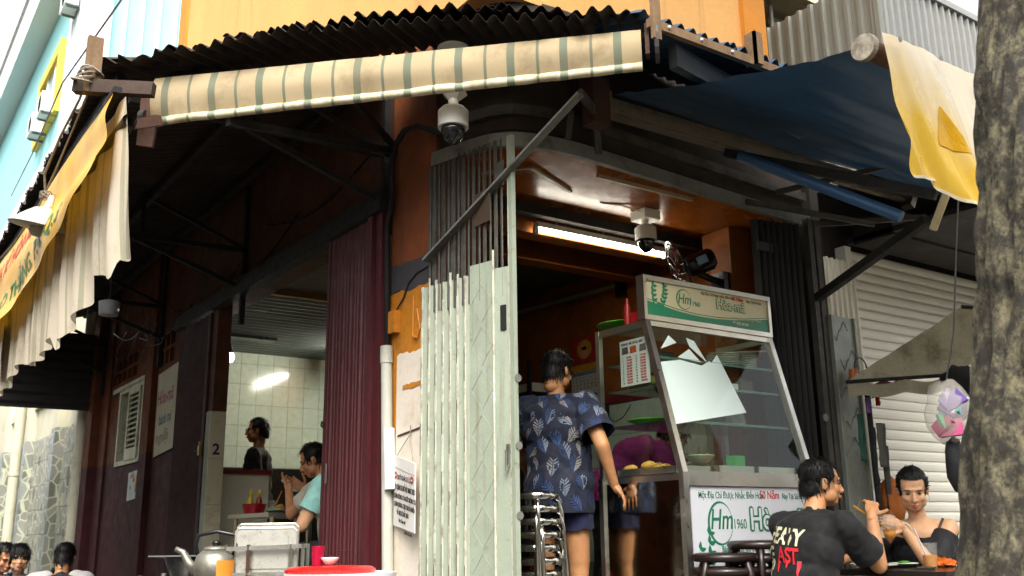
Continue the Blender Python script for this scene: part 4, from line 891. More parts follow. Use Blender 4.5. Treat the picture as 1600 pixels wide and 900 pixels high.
tray(1.13,1.40,-.12,.36,1.337,.045,'shallow steel tray of bread pieces in the showcase'); tray(1.43,1.72,-.15,.36,1.337,.05,'steel tray of pink sliced ham in the showcase'); tray(1.75,2.07,-.15,.36,1.337,.05,'steel tray of yellow food in the showcase')
def lump(c, r, seed):
    m = MB().ell(c, r, nu=12, nv=8); m.v = [tuple(Vector(p) + (Vector(p)-Vector(c))*.35*noise.noise(Vector(p)*22 + Vector((seed,0,0)))) for p in m.v]; return m
breadm = M('bread_crust', '#c08f3a', .8, var=.35, scale=30, bump=.4); hamm = M('pink_ham', '#b5735a', .5, var=.3, scale=25); yelm = M('yellow_food', '#b09a3a', .5, var=.3, scale=25)
for k in range(11):
    o = lump((random.uniform(1.17,1.36), random.uniform(-.06,.3), 1.365+random.uniform(0,.03)), (random.uniform(.035,.05), random.uniform(.03,.05), .028), k).build('bread_piece', breadm, smooth=True); tag(o, 'torn golden bread piece in the steel tray', 'bread', 'bread pieces in the tray')
for k in range(9):
    o = lump((random.uniform(1.48,1.68), random.uniform(-.08,.3), 1.365+random.uniform(0,.03)), (.05,.05,.02), k+20).build('ham_slice', hamm, smooth=True); tag(o, 'pink folded ham slice in the steel tray', 'ham', 'ham slices in the tray')
for k in range(8):
    o = lump((random.uniform(1.8,2.02), random.uniform(-.08,.3), 1.365+random.uniform(0,.02)), (.045,.045,.025), k+40).build('food_piece', yelm, smooth=True); tag(o, 'yellow cooked piece in the steel tray', 'food', 'yellow pieces in the tray')
dish('bowl', (1.46,.02,1.40), .085, .05, M('pale_green_china', '#a9b89a', .3), 'pale green bowl standing on the ham tray', 'bowl')
o = MB().box((1.62,-.1,1.39),(1.70,-.03,1.45)).build('green_tub', M('green_tub_plastic', '#2f8a3a', .4)); tag(o, 'small green and white tub in the showcase', 'tub')
o = MB().box((1.70,.0,1.84),(1.80,.1,1.885)).build('paper_box', pl_m); tag(o, 'small white paper box on the middle glass shelf', 'box')

for k, (x, y, z, a, b, h_, c, lab) in enumerate(((1.22,.2,1.84,.10,.16,.07,'#b59a5a','brown paper packet on the middle glass shelf'),(1.95,.15,1.84,.12,.18,.09,'#5a4a3a','dark food box at the end of the middle glass shelf'),(1.55,.2,1.64,.16,.2,.06,'#6a6a58','olive plastic tub on the lowest glass shelf'),(1.85,.18,1.64,.18,.2,.09,'#8a8a84','grey plastic box on the lowest glass shelf'),(1.40,.25,1.995,.14,.15,.08,'#4a4038','dark carton on the top glass shelf'))):
    o = MB().prism([(x-a/2,y-b/2,z),(x+a/2,y-b/2,z),(x+a/2*.9,y-b/2*.9,z+h_),(x-a/2*.9,y-b/2*.9,z+h_)], (0,b,0)).build(('packet','food_box','tub','plastic_box','carton')[k], M('shelfbox'+c, c, .6, var=.4, scale=20)); tag(o, lab, 'box')
# ------------------------------------------------------------ lamps, cameras, fan
def tube_light(p0, p1, label, e=9., r=.014):
    p0, p1 = Vector(p0), Vector(p1); t = thing('tube_light', (p0+p1)/2, label, 'lamp', 'fluorescent tubes'); up = Vector((0, 0, .035))
    P(MB().bar(p0+up, p1+up, .045, .035), 'fixture', white_pl, t)
    P(MB().tube([p0.lerp(p1, .02), p0.lerp(p1, .98)], r, 12), 'tube', M('lit_tube%d' % e, (.9,.9,.85), .4, emit=(1, .93, .78), estr=e), t, smooth=True)
    for a in (p0, p1): P(MB().obox(a, (.03,.03,.05)), 'end_holder', white_pl, t)
    return t
tl = tube_light((1.03,.965,2.985), (2.20,.965,2.985), 'lit fluorescent tube under the orange shop ceiling', 13.)
for f in (.15, .5, .85): P(MB().tube([(lerp(1.03,2.20,f),.965,3.03),(lerp(1.03,2.20,f),.955,3.24)], .003, 5), 'hanger_wire', white_pl, tl)
tube_light((2.3,5.4,3.15), (2.3,6.6,3.15), 'lit fluorescent tube on the grey dining room ceiling', 110.)
bl = thing('bulb_lamp', (.36, 5.0, 2.62), 'lit white bulb hanging in the tiled dining room', 'lamp')
P(MB().lathe([(.0,0),(.035,.004),(.048,.03),(.045,.075),(.03,.085),(.0,.085)], (.36,5.0,2.64), 16), 'bulb', M('lit_bulb', (.9,.9,.9), .4, emit=(1,.95,.85), estr=14.), bl, smooth=True)
P(MB().lathe([(.0,0),(.05,0),(.03,.03),(.018,.09),(.0,.09)], (.36,5.0,2.725), 14), 'socket', black_pl, bl); P(MB().tube([(.36,5,2.8),(.36,5,3.2)], .006, 6), 'cord', black_pl, bl)
def dome(base, dz, label, plate, s=1.0):
    x, y, z = base; t = thing('dome_camera', (x, y, z-dz-.16*s), label, 'camera', 'dome cameras')
    plate(t)
    P(MB().tube([(x,y,z),(x,y,z-dz)], .022*s, 12), 'stem', white_pl, t, smooth=True, autos=50)
    P(MB().lathe([(.0,0),(.066*s,0),(.066*s,.075*s),(.05*s,.092*s),(.0,.095*s)], (x,y,z-dz-.09*s), 28), 'housing', white_pl, t, smooth=True, autos=50)
    P(MB().lathe([(.0,-.075*s),(.022*s,-.070*s),(.042*s,-.048*s),(.052*s,-.015*s),(.053*s,.0)], (x,y,z-dz-.09*s), 28), 'dome', M('smoked_dome', '#0a0b10', .08, var=0, bump=0, spec=.8), t, smooth=True)
def pl1(t):
    P(MB().lathe([(.0,0),(.085,0),(.085,.012),(.05,.03),(.0,.03)], (-.20,.0,3.50), 24), 'ceiling_plate', white_pl, t, smooth=True, autos=50)
    P(MB().tube([(-.20,0,3.50),(-.20,0,3.24)], .02, 10), 'drop_pole', white_pl, t)
    P(MB().lathe([(.03,0),(.085,.05),(.085,.058),(.0,.058)], (-.20,.0,3.215), 4), 'mount_flange', white_pl, t)
dome((-.20, .0, 3.22), .05, 'white dome camera hanging below the striped corner awning', pl1, 1.2)
def pl2(t): P(MB().box((1.60,.52,3.055),(1.74,.66,3.12)), 'ceiling_box', white_pl, t); P(MB().tube([(1.60,.56,3.10),(1.45,.58,3.12),(1.3,.62,3.122)], .005, 6), 'wire', white_pl, t)
dome((1.665,.59,3.06), .045, 'white dome camera under the orange ceiling by the tube light', pl2, 1.1)
wf_ = thing('wall_fan', (2.36, .62, 2.7), 'black wall fan tilted up on the orange pillar', 'fan')
fm = Matrix.Translation((2.10,.68,2.80)) @ Matrix.Rotation(rad(-38), 4, 'Z') @ Matrix.Rotation(rad(-22), 4, 'Y') @ Matrix.Scale(1.25, 4)
for r in (.06, .1, .14, .18): P(MB().tube([(-.02-.05*(1-(r/.19)**2), r*math.cos(a), r*math.sin(a)) for a in (2*math.pi*k/28 for k in range(28))], .003 if r < .17 else .008, 5, closed=True).xf(fm), 'guard_ring', black_pl, wf_)
for k in range(18):
    a = 2*math.pi*k/18; P(MB().tube([(-.07,0,0),(-.055,.1*math.cos(a),.1*math.sin(a)),(-.02,.182*math.cos(a),.182*math.sin(a))], .0025, 4).xf(fm), 'guard_wire', black_pl, wf_)
for k in range(3):
    a = 2*math.pi*k/3; P(MB().grid(lambda u, v: fm @ Vector((-.03+.02*(v-.5), *((lambda rr, aa: (rr*math.cos(aa), rr*math.sin(aa)))(.03+.13*u, a+(v-.5)*.9))), ), 4, 4, (.002,0,0)), 'blade', M('fan_red', '#4a140c', .35), wf_)
P(MB().tube([(0,0,0),(.02,0,0),(.05,0,0),(.16,0,0),(.18,0,0)], [.03,.055,.062,.062,.045], 18).xf(fm), 'motor', black_pl, wf_, smooth=True, autos=50)
P(MB().obox((.10,-.062,.0), (.06,.004,.045)).xf(fm), 'motor_label', M('label_blue', '#7fa6c8', .5), wf_)
P(MB().obox((2.37,.60,2.72), (.06,.12,.14)), 'wall_mount', black_pl, wf_); P(MB().tube([(2.37,.60,2.72),(2.28,.64,2.76),(2.2,.68,2.80)], .025, 8), 'arm', black_pl, wf_)
# cone lamp on the alley eave
al = thing('cone_lamp', (-1.77, 2.2, 2.8), 'white metal cone lamp hanging from the alley eave cables', 'lamp')
lm = Matrix.Translation((-1.75,2.17,2.84)) @ Matrix.Scale(1.22, 4) @ Matrix.Rotation(rad(10), 4, 'X') @ Matrix.Rotation(rad(8), 4, 'Y')
P(MB().lathe([(.155,0),(.158,.002),(.10,.06),(.06,.095),(.03,.105),(.03,.10),(.055,.09),(.095,.055),(.15,.002)], (0,0,0), 32).xf(lm), 'shade', M('enamel_white', '#a8a49a', .4, .1, var=.12, dirt='#8a8478', damt=.3, dscale=8), al, smooth=True, autos=60)
P(MB().lathe([(.0,-.045),(.04,-.042),(.06,-.02),(.062,.02),(.0,.03)], (0,0,.0), 20).xf(lm), 'diffuser', M('frosted_diffuser', '#b5b3a8', .4), al, smooth=True)
P(MB().lathe([(.0,.17),(.012,.17),(.016,.13),(.03,.10),(.0,.10)], (0,0,0), 14).xf(lm), 'socket', white_pl, al, smooth=True)
for k in range(4):
    a = k*1.7; P(MB().tube([(-1.75+.035*math.cos(a+t), 2.17+.04*math.sin(a+t), 3.05+.018*math.sin(2*t+k)) for t in (2*math.pi*q/14 for q in range(14))], .003, 5, closed=True), 'cable_loop', M('cable_grey', '#8a8072', .7), al)
P(MB().tube([(-1.75,2.17,3.03),(-1.78,2.1,3.16),(-1.76,1.8,3.30),(-1.75,1.35,3.36),(-1.78,1.02,3.33)], .007, 6), 'cord', M('cable_grey', '#8a8072'), al)
P(MB().tube([(-1.78,2.4,2.95),(-1.74,2.0,3.15),(-1.73,1.6,3.27),(-1.75,1.1,3.31)], .006, 6), 'cord', _M['cable_grey'], al)
P(MB().tube([(-1.80,2.3,2.93),(-1.8,3.0,2.95),(-1.82,3.6,2.97),(-1.8,5,3.1)], .006, 6), 'cord', _M['cable_grey'], al)
cb = thing('cable_bundle', (-1.8, 1.0, 3.25), 'tangled old cables tied round the corner stub post', 'cable')
for k in range(6):
    P(MB().tube([(-1.78+.05*math.cos(t)+.01*k-.03, .98+.05*math.sin(t), 3.30+.012*k+.02*math.sin(t+k)) for t in (2*math.pi*q/12 for q in range(12))], .006, 5, closed=True), 'cable', _M['cable_grey'], cb)
o = MB().tube([(-.95,4.7,5.9),(-.86,8.29,6.56),(-.40,14.08,7.7),(.2,22,9.4)], .011, 6).tube([(-.95,4.7,5.9),(-1.02,2.0,5.4),(-1.1,-6,4.6)], .011, 6).build('overhead_wire', M('purple_wire', '#5a3a4a', .6)); tag(o, 'thin purple overhead wire crossing in front of the turquoise building', 'wire')
ml = thing('shaded_lamp', (-.9, 4.27, 2.78), 'grey cylinder lamp hanging unlit under the alley roof', 'lamp')
P(MB().lathe([(.0,0),(.075,.01),(.085,.12),(.03,.14),(.0,.14)], (-.9,4.27,2.80), 18), 'shade', M('grey_shade', '#9a9aa0', .4), ml, smooth=True, autos=50); P(MB().tube([(-.9,4.27,2.93),(-.9,4.27,3.62)], .006, 6), 'cord', darksteel, ml)
# ------------------------------------------------------------ calendar, phone
ca = thing('wall_calendar', (2.59, 2.4, 2.15), 'wall calendar with red and gold festive picture on the inner wall', 'calendar')
P(MB().box((2.596,2.22,2.42),(2.602,2.60,2.68)), 'picture', M('cal_red', '#9a2a24', .5, var=.5, scale=22), ca)
P(MB().box((2.590,2.22,2.36),(2.602,2.60,2.43)), 'gold_band', M('cal_gold', '#b58a1c', .5, var=.4, scale=40), ca)
P(MB().prism([(2.594, 2.41+.10*math.cos(a), 2.56+.085*math.sin(a)) for a in (2*math.pi*k/14 for k in range(14))], (-.001,0,0)), 'gold_shape', M('cal_gold', '#b58a1c'), ca)
for y, z, r in ((2.41,2.59,.04),(2.41,2.53,.055)): P(MB().prism([(2.5925, y+r*math.cos(a), z+r*math.sin(a)) for a in (2*math.pi*k/12 for k in range(12))], (-.0008,0,0)), 'figure_shape', M('cal_pink', '#c98a6a', .5), ca)
P(MB().box((2.588,2.23,2.17),(2.602,2.59,2.365)), 'date_sheet', M('cal_white', '#b9bcb8', .6), ca)
P(MB().box((2.586,2.23,2.335),(2.588,2.59,2.365)), 'month_band', M('cal_blue', '#5a7aa0', .6), ca)
for a in range(7):
    for b in range(5): text(str(a+1+b*7) if a+b*7 < 31 else '-', .026, blk if a else red, ca, (2.5875,2.575-a*.049,2.305-b*.029), (0,-1,0), (0,0,1))
ph = thing('wall_telephone', (2.58, 2.1, 1.8), 'black wall telephone with coiled cord on the white tiles', 'telephone')
P(MB().box((2.56,2.12,1.86),(2.602,2.24,2.06)), 'body', black_pl, ph); P(MB().tube([(2.545,2.21,1.86),(2.53,2.21,1.9),(2.53,2.21,2.02),(2.545,2.21,2.06)], .022, 8), 'handset', black_pl, ph, smooth=True)
P(MB().tube([(2.55+.012*math.cos(q*1.3), 2.2+.012*math.sin(q*1.3), 1.86-.0035*q) for q in range(60)], .003, 4), 'coiled_cord', black_pl, ph)
P(MB().tube([(2.60,2.14,1.95),(2.60,2.05,1.90),(2.60,1.95,1.93),(2.60,1.85,2.02)], .004, 5), 'wire', black_pl, ph)
# dark kitchen rack beyond the man
kr = thing('kitchen_rack', (2.45, 3.2, .4), 'dark cluttered kitchen rack against the inner shop wall', 'rack')
for z in (.9, 1.35, 1.8, 2.2): P(MB().box((2.25,2.75,z),(2.60,3.9,z+.02)), 'shelf', darksteel, kr)
for y in (2.77, 3.88): P(MB().box((2.25,y-.015,.41),(2.28,y+.015,2.5)), 'upright', darksteel, kr)
for k in range(14):
    z = (.92,1.37,1.82)[k % 3]; y = 2.85+.22*(k//3); hgt = random.uniform(.1,.25); c = ('#2a2622','#3c3a36','#565048','#2e3a3a')[k % 4]
    o = MB().lathe([(0,0),(.05,0),(.055,hgt*.7),(.03,hgt),(0,hgt)], (2.42,y,z), 12).build('storage_jar', M('jar'+c, c, .4), smooth=True, autos=50); tag(o, 'dark storage jar on the kitchen rack', 'jar', 'jars on the kitchen rack')
o = MB().box((2.30,2.78,2.225),(2.55,3.1,2.30)).build('paper_stack', pl_m); tag(o, 'pale stack of papers on the kitchen rack', 'papers')
o = MB().box((.42,1.02,.41),(.72,1.22,.78)).build('reflection_crate', M('reflection_crate_red', '#b01c20', .4, var=.15)); tag(o, 'red plastic crate standing behind the corner column', 'crate')  # crate and sack added out of view to colour the polished side's reflection
o = lump((.60,1.12,.90), (.16,.11,.13), 4).build('reflection_sack', M('reflection_sack_green', '#3a5a3a', .8, var=.3), smooth=True); tag(o, 'dark green cloth sack on the red crate', 'sack')  # sack added out of view for the polished side's reflection
# ------------------------------------------------------------ steel stools, brown stools
def stool_mesh_parts(R, H, tubeR, mat, topmat, kind):
    t = thing(kind, (0, 0, 0), 'x', 'stool')
    if topmat: P(MB().lathe([(.0,0),(R*.97,0),(R,.006),(R,.024),(R*.96,.032),(R*.5,.034),(.0,.034)], (0,0,H-.034), 28), 'seat', mat, t, smooth=True, autos=50, local=True); P(MB().lathe([(.0,0),(R*.9,0),(R*.9,.002),(.0,.002)], (0,0,H+.0005), 28), 'seat_pad', topmat, t, local=True)
    else:
        P(MB().tube([(R*math.cos(a), R*math.sin(a), H-.016) for a in (2*math.pi*k/24 for k in range(24))], .021, 8, closed=True), 'seat_rim', mat, t, smooth=True, local=True)
        for k in range(-2, 3): w = math.sqrt(R*R-(k*.055)**2); P(MB().box((-w, k*.055-.014, H-.022), (w, k*.055+.014, H-.006)), 'seat_slat', mat, t, local=True)
    for k in range(4):
        a = math.pi/4 + k*math.pi/2; c, s = math.cos(a), math.sin(a)
        P(MB().tube([(R*.72*c,R*.72*s,H-.03),(R*.98*c,R*.98*s,H-.045),(R*1.1*c,R*1.1*s,H-.10),(R*1.32*c,R*1.32*s,.0)], tubeR, 8), 'leg', mat, t, smooth=True, local=True)
    if not topmat: P(MB().tube([(R*1.13*math.cos(a), R*1.13*math.sin(a), H-.19) for a in (2*math.pi*k/24 for k in range(24))], tubeR*.8, 6, closed=True), 'ring', mat, t, smooth=True, local=True)
    return t
def stack(proto, spots, label, group):
    for i, (p, rz) in enumerate(spots):
        o = proto if i == 0 else copy_tree(proto); o.location = p; o.rotation_euler = (0, 0, rz); ORG[o.name] = Vector(p); tag(o, label[min(i, len(label)-1)] if isinstance(label, list) else label, 'stool', group)
shiny = M('shiny_tube_steel', '#cfccc4', .14, 1., var=.1, scale=8, bump=0)
st = stool_mesh_parts(.125, .44, .011, shiny, M('worn_seat_top', '#2a2a2a', .35, .6, var=.2), 'steel_stool')
stack(st, [((.485+.006*math.sin(k*2), .275+.006*math.cos(k*3), .407+k*.066), .25+.12*math.sin(k*2.1)) for k in range(7)], 'round stainless steel stool in the stack beside the sage gate', 'stacked steel stools')
brown = M('dark_brown_lacquer', '#20120f', .35, var=.3, scale=14, bump=.2, dirt='#3a2a24', damt=.3, dscale=12)
b1 = stool_mesh_parts(.145, .42, .019, brown, None, 'brown_stool')
stack(b1, [((1.13, -.43, .102+k*.067), .4*k) for k in range(7)], 'dark brown slatted stool in the shorter stack before the showcase', 'stacked brown stools')
b2 = copy_tree(b1); stack(b2, [((1.36, -.46, .102+k*.0655), .3+.4*k) for k in range(8)], 'dark brown slatted stool in the taller stack before the showcase', 'stacked brown stools')
st2 = copy_tree(st); stack(st2, [((.30,2.55,.407), .2)], 'round steel stool under the man with the phone', 'dining room stools')
st3 = copy_tree(st); stack(st3, [((.34,2.02,.407), .5)], 'round steel stool under the man in the mint shirt', 'dining room stools')
# ------------------------------------------------------------ dining tables and what stands on them
def steel_table(x0, x1, y0, y1, z, zf, label, mat=stainless, group='tables'):
    t = thing('table', ((x0+x1)/2, (y0+y1)/2, zf), label, 'table', group)
    P(MB().box((x0,y0,z-.03),(x1,y1,z)), 'table_top', mat, t)
    for x in (x0+.05, x1-.05):
        for y in (y0+.05, y1-.05): P(MB().tube([(x,y,zf),(x,y,z-.028)], .018, 10), 'leg', shiny, t)
    return t
steel_table(.05,.66,2.98,3.86,1.205,.406,'long stainless steel dining table with a red sauce basket')
steel_table(.03,.55,1.88,2.36,1.20,.406,'stainless steel dining table behind the burgundy gate')
bk = thing('sauce_basket', (.16, 3.55, 1.206), 'red plastic basket holding sauce bottles on the dining table', 'basket')
rp = M('red_plastic', '#a5121c', .35, var=.1, transl=.1)
P(MB().lathe([(.0,0),(.075,0),(.095,.075),(.092,.076),(.073,.004),(.0,.004)], (.15,3.55,1.207), 20), 'tub', rp, bk, smooth=True, autos=50)
for x, y, c, lab, cc in ((.13,3.58,'#c9b41c','tall yellow sauce bottle in the red basket', '#c9b41c'), (.18,3.53,'#7a2a14','dark sauce bottle with yellow cap in the red basket', '#d0b020')):
    o = thing('sauce_bottle', (x,y,1.211), lab, 'bottle'); P(MB().lathe([(.0,0),(.024,0),(.025,.09),(.012,.13),(.0,.13)], (x,y,1.211), 14), 'body', M('sauce'+c, c, .3), o, smooth=True, autos=50); P(MB().lathe([(.013,0),(.015,.03),(.004,.055),(.0,.055)], (x,y,1.339), 12), 'cap', M('cap'+cc, cc, .4), o, smooth=True)
def cup(c, r, h, liquid, label, straw=None, fill=.5, name='drink_cup'):
    t = thing(name, c, label, 'cup'); x, y, z = c
    P(MB().lathe([(r*.72,0),(r*.74,.002),(r,h),(r*.985,h),(r*.71,.003)], (x,y,z), 22), 'cup', M('clear_plastic', '#d8dad2', .15, var=.02, bump=0, alpha=.07), t, smooth=True, autos=50)
    P(MB().lathe([(.0,.004),(r*.70,.004),(r*(.70+.25*fill),h*fill),(.0,h*fill)], (x,y,z), 20), 'drink', M('drink'+liquid, liquid, .15, var=.05, transl=.4), t, smooth=True, autos=50)
    if straw: P(MB().tube([(x,y,z+.01),(x+straw[0],y+straw[1],z+straw[2])], .0045, 6), 'straw', M('straw'+straw[3], straw[3], .5), t)
    return t
cup((.25,3.42,1.206), .038, .10, '#c9b98a', 'half full iced drink with orange straw on the dining table', (.05,-.05,.17,'#c07a20'))
def dishes(c, r, label): dish('plate', c, r, .02, pl_m, label, 'plate')
dishes((.22,3.26,1.206), .09, 'white plate of leaves on the dining table'); dishes((.38,3.12,1.206), .11, 'wide white plate before the man with the phone')
o = lump((.20,3.27,1.23), (.055,.05,.014), 3).build('green_leaves', M('leaf_green', '#3f8a1c', .5, var=.3, scale=30), smooth=True); tag(o, 'bright green leaves lying on the dining table plate', 'leaves')
o = lump((.27,3.30,1.245), (.035,.03,.03), 5).build('bread_piece', breadm, smooth=True); tag(o, 'piece of bread beside the green leaves on the dining table', 'bread')
# ------------------------------------------------------------ serving cart in the alley: kettle, trays, stove
ct = thing('serving_cart', (-.85, .95, 0), 'battered steel frame cart in the alley below the burgundy gate', 'cart')
oldal = M('old_aluminium', '#a5a49a', .38, .9, var=.2, scale=8, bump=.1, dirt='#5c5648', damt=.35, dscale=8)
for x, y in ((-1.28,1.18),(-.60,.72),(-1.10,1.42),(-.42,.96)): P(MB().tube([(x,y,0),(x,y,.86)], .014, 8), 'leg', oldal, ct)
P(MB().prism([(-1.30,1.18,.82),(-.60,.70,.82),(-.40,.96,.82),(-1.10,1.44,.82)], (0,0,.02)), 'cart_top', oldal, ct)
P(MB().prism([(-1.30,1.18,.3),(-.60,.70,.3),(-.40,.96,.3),(-1.10,1.44,.3)], (0,0,.02)), 'cart_shelf', oldal, ct)
dullal = M('dull_aluminium_kettle', '#8f8d82', .5, .8, var=.25, scale=10, dirt='#5c5648', damt=.35, dscale=9)
ke = thing('kettle', (-1.03, 1.03, .842), 'aluminium kettle with black arched handle on the cart', 'kettle'); kx, ky = -.97, 1.0
P(MB().lathe([(.0,0),(.088,0),(.10,.015),(.104,.06),(.092,.11),(.065,.135),(.0,.135)], (kx,ky,.841), 28), 'body', dullal, ke, smooth=True, autos=50)
P(MB().lathe([(.064,0),(.06,.014),(.03,.022),(.0,.022)], (kx,ky,.976), 24), 'lid', dullal, ke, smooth=True); P(MB().lathe([(.0,0),(.016,0),(.022,.016),(.014,.028),(.0,.028)], (kx,ky,.997), 14), 'lid_knob', black_pl, ke, smooth=True)
P(MB().tube([(kx-.075,ky+.052,.875),(kx-.11,ky+.077,.92),(kx-.135,ky+.095,.97),(kx-.165,ky+.115,.985)], [.03,.022,.016,.014], 12), 'spout', dullal, ke, smooth=True)
P(MB().tube([(kx-.07,ky+.05,.95),(kx-.085,ky+.06,1.0),(kx-.075,ky+.052,1.05),(kx,ky,1.068),(kx+.075,ky-.052,1.05),(kx+.085,ky-.06,1.0),(kx+.07,ky-.05,.95)], .0105, 8), 'handle', black_pl, ke, smooth=True)
P(MB().lathe([(.1055,0),(.1065,.05)], (kx,ky,.865), 28), 'label_band', M('orange_label', '#d0862a', .5), ke) if False else P(MB().grid(lambda u, v: (kx+.1062*math.cos(rad(-105+55*u)), ky+.1062*math.sin(rad(-105+55*u)), .858+.072*v-.01*(1-v)), 8, 3), 'label', M('orange_label', '#d0862a', .5), ke, fix=False)
tr = thing('tray_rack', (-.74, .92, .842), 'wire rack holding upright aluminium trays beside the kettle', 'rack')
ru = (Vector((.70,-.48,0))).normalized(); rn = Vector((ru.y, -ru.x, 0))
rc = Vector((-.745,.885,.842))
def rk(u, n, z): return rc + ru*u + rn*n + Vector((0, 0, z))
for n_ in (-.05, .07): P(MB().bar(rk(-.19,n_,.14), rk(.19,n_,.15), .012, .02), 'rail', oldal, tr); P(MB().bar(rk(-.19,n_,.02), rk(.19,n_,.02), .012, .014), 'rail', oldal, tr)
for u_ in (-.19, -.08, .13, .19):
    for n_ in (-.05, .07): P(MB().bar(rk(u_,n_,.0), rk(u_,n_,.16), .014, .014), 'upright', rust if u_ in (-.08,) else oldal, tr)
traym = M('bright_aluminium', '#cbc8bd', .32, .55, var=.15, scale=9, bump=.1, dirt='#8a8474', damt=.3, dscale=9)
for k, (n_, h) in enumerate(((.0,.255),(.03,.235))):
    t = thing('aluminium_tray', rk(0, n_, 0), ('front dented aluminium tray standing in the wire rack', 'rear aluminium tray standing in the wire rack')[k], 'tray', 'aluminium trays'); lean = .04
    def tp(u, z, n2=0): return rk(u, n_+n2+lean*z, z+.003)
    P(MB().prism([tp(-.15,0),tp(.15,0),tp(.155,.02),tp(.155,h-.02),tp(.135,h),tp(-.135,h),tp(-.155,h-.02),tp(-.155,.02)], rn*.006), 'tray_base', traym, t)
    P(MB().tube([tp(-.152,.01,.004),tp(.152,.01,.004),tp(.152,h-.015,.004),tp(.135,h,.004),tp(-.135,h,.004),tp(-.152,h-.015,.004)], .006, 6, closed=True), 'rolled_rim', traym, t)
    P(MB().prism([tp(-.11,.04,.007),tp(.11,.04,.007),tp(.11,h-.04,.007),tp(-.11,h-.04,.007)], rn*.004), 'pressed_panel', traym, t)
o = MB().lathe([(.0,0),(.09,0),(.12,.07),(.13,.10),(.125,.10),(.0,.02)], (-1.02,1.24,.842), 22).tube([(-1.20,1.36,.945),(-1.0,1.22,.945),(-.92,1.16,.945)], .008, 6).build('black_pan', black_pl, smooth=True, autos=50); tag(o, 'black pan behind the kettle on the cart', 'pan')
dr = thing('red_lidded_drum', (-.87, -.24, 0), 'white round drum with bright red lid in the alley', 'drum')
P(MB().lathe([(.0,0),(.19,0),(.205,.03),(.21,.84),(.222,.85),(.222,.895),(.0,.895)], (-.87,-.24,.003), 36), 'barrel', M('white_drum', '#d5d5d5', .35, var=.05), dr, smooth=True, autos=40)
P(MB().lathe([(.0,0),(.178,0),(.18,.012),(.165,.022),(.06,.026),(.0,.026)], (-.905,-.22,.899), 36), 'lid', M('red_lid', '#c4201c', .3, var=.08), dr, smooth=True, autos=40)
o = MB().lathe([(.0,0),(.022,0),(.026,.075),(.023,.075),(.0,.01)], (-.93,-.15,.926), 18).build('red_cup', M('red_cup_plastic', '#b0143c', .25, transl=.3), smooth=True, autos=50); tag(o, 'translucent red cup on the drum lid', 'cup')
dish('small_bowl', (-.90,-.20,.925), .036, .028, M('white_melamine', '#d8d6d0', .3), 'small white bowl on the red drum lid', 'bowl')
# ------------------------------------------------------------ pavement table of the couple
steel_table(1.72,2.32,-1.25,-.52,.838,.10,'dark topped pavement table where the couple sits', M('dark_table_top', '#2a2420', .15, var=.2), 'tables')
cup((2.03,-.98,.838), .042, .125, '#e09a10', 'cup of orange juice with white straw on the pavement table', (-.05,.04,.20,'#d8d4cc'), .52)
for c, r, lab in (((1.86,-.78,.839), .11, 'wide white plate near the man in the black shirt'), ((1.95,-.66,.839), .085, 'white plate at the rear of the pavement table'), ((2.10,-.78,.839), .075, 'small white dish with green scraps on the pavement table')): dish('plate', c, r, .018, pl_m, lab, 'plate')
o = lump((2.10,-.78,.862), (.035,.03,.008), 9).build('green_scraps', M('leaf_green', '#3f8a1c'), smooth=True); tag(o, 'green herb scraps on the small white dish', 'herbs')
o = MB().obox((1.93,-1.02,.844), (.16,.08,.009), (0,0,.5)).build('mobile_phone', black_pl); tag(o, 'black mobile phone lying on the pavement table', 'phone')
og = MB().grid(lambda u, v: (2.16+.17*u, -.98+.12*v+.02*nz(u*5,v*5), .842+.045*abs(nz(u*6,v*6,3))+.03*math.sin(u*3.1)*math.sin(v*3.1)), 14, 14, (0,0,.002)).build('orange_bag', M('orange_plastic', '#d8681c', .3, var=.2, transl=.3), smooth=True); tag(og, 'crumpled orange plastic bag on the pavement table', 'bag')
def pstool(name, x, y, label, matc):
    t = thing(name, (x, y, .10), label, 'stool', 'plastic stools'); m = M('pl'+matc, matc, .35, var=.08)
    P(MB().box((x-.16,y-.16,.53),(x+.16,y+.16,.55)), 'seat', m, t)
    for a in (-1, 1):
        for b in (-1, 1): P(MB().prism([(x+a*.15,y+b*.15,.53),(x+a*.11,y+b*.15,.53),(x+a*.15,y+b*.19,.10),(x+a*.19,y+b*.19,.10)], (0,-b*.03,0)), 'leg', m, t)
pstool('plastic_stool', 1.44, -.80, 'dark plastic stool under the man in the black shirt', '#3a1414'); pstool('plastic_stool', 2.62, -.80, 'red plastic stool under the woman', '#b01c2c')
for k, (x, y) in enumerate(((-1.9, .9), (-1.6, 1.6), (-2.3, 1.4), (-1.5, .4))):
    t = thing('red_stool', (x, y, 0), 'low red plastic stool in the alley', 'stool', 'low red stools'); m = rp
    P(MB().box((x-.13,y-.13,.26),(x+.13,y+.13,.28)), 'seat', m, t)
    for a in (-1, 1):
        for b in (-1, 1): P(MB().bar((x+a*.11,y+b*.11,.26),(x+a*.14,y+b*.14,0), .035, .035), 'leg', m, t)
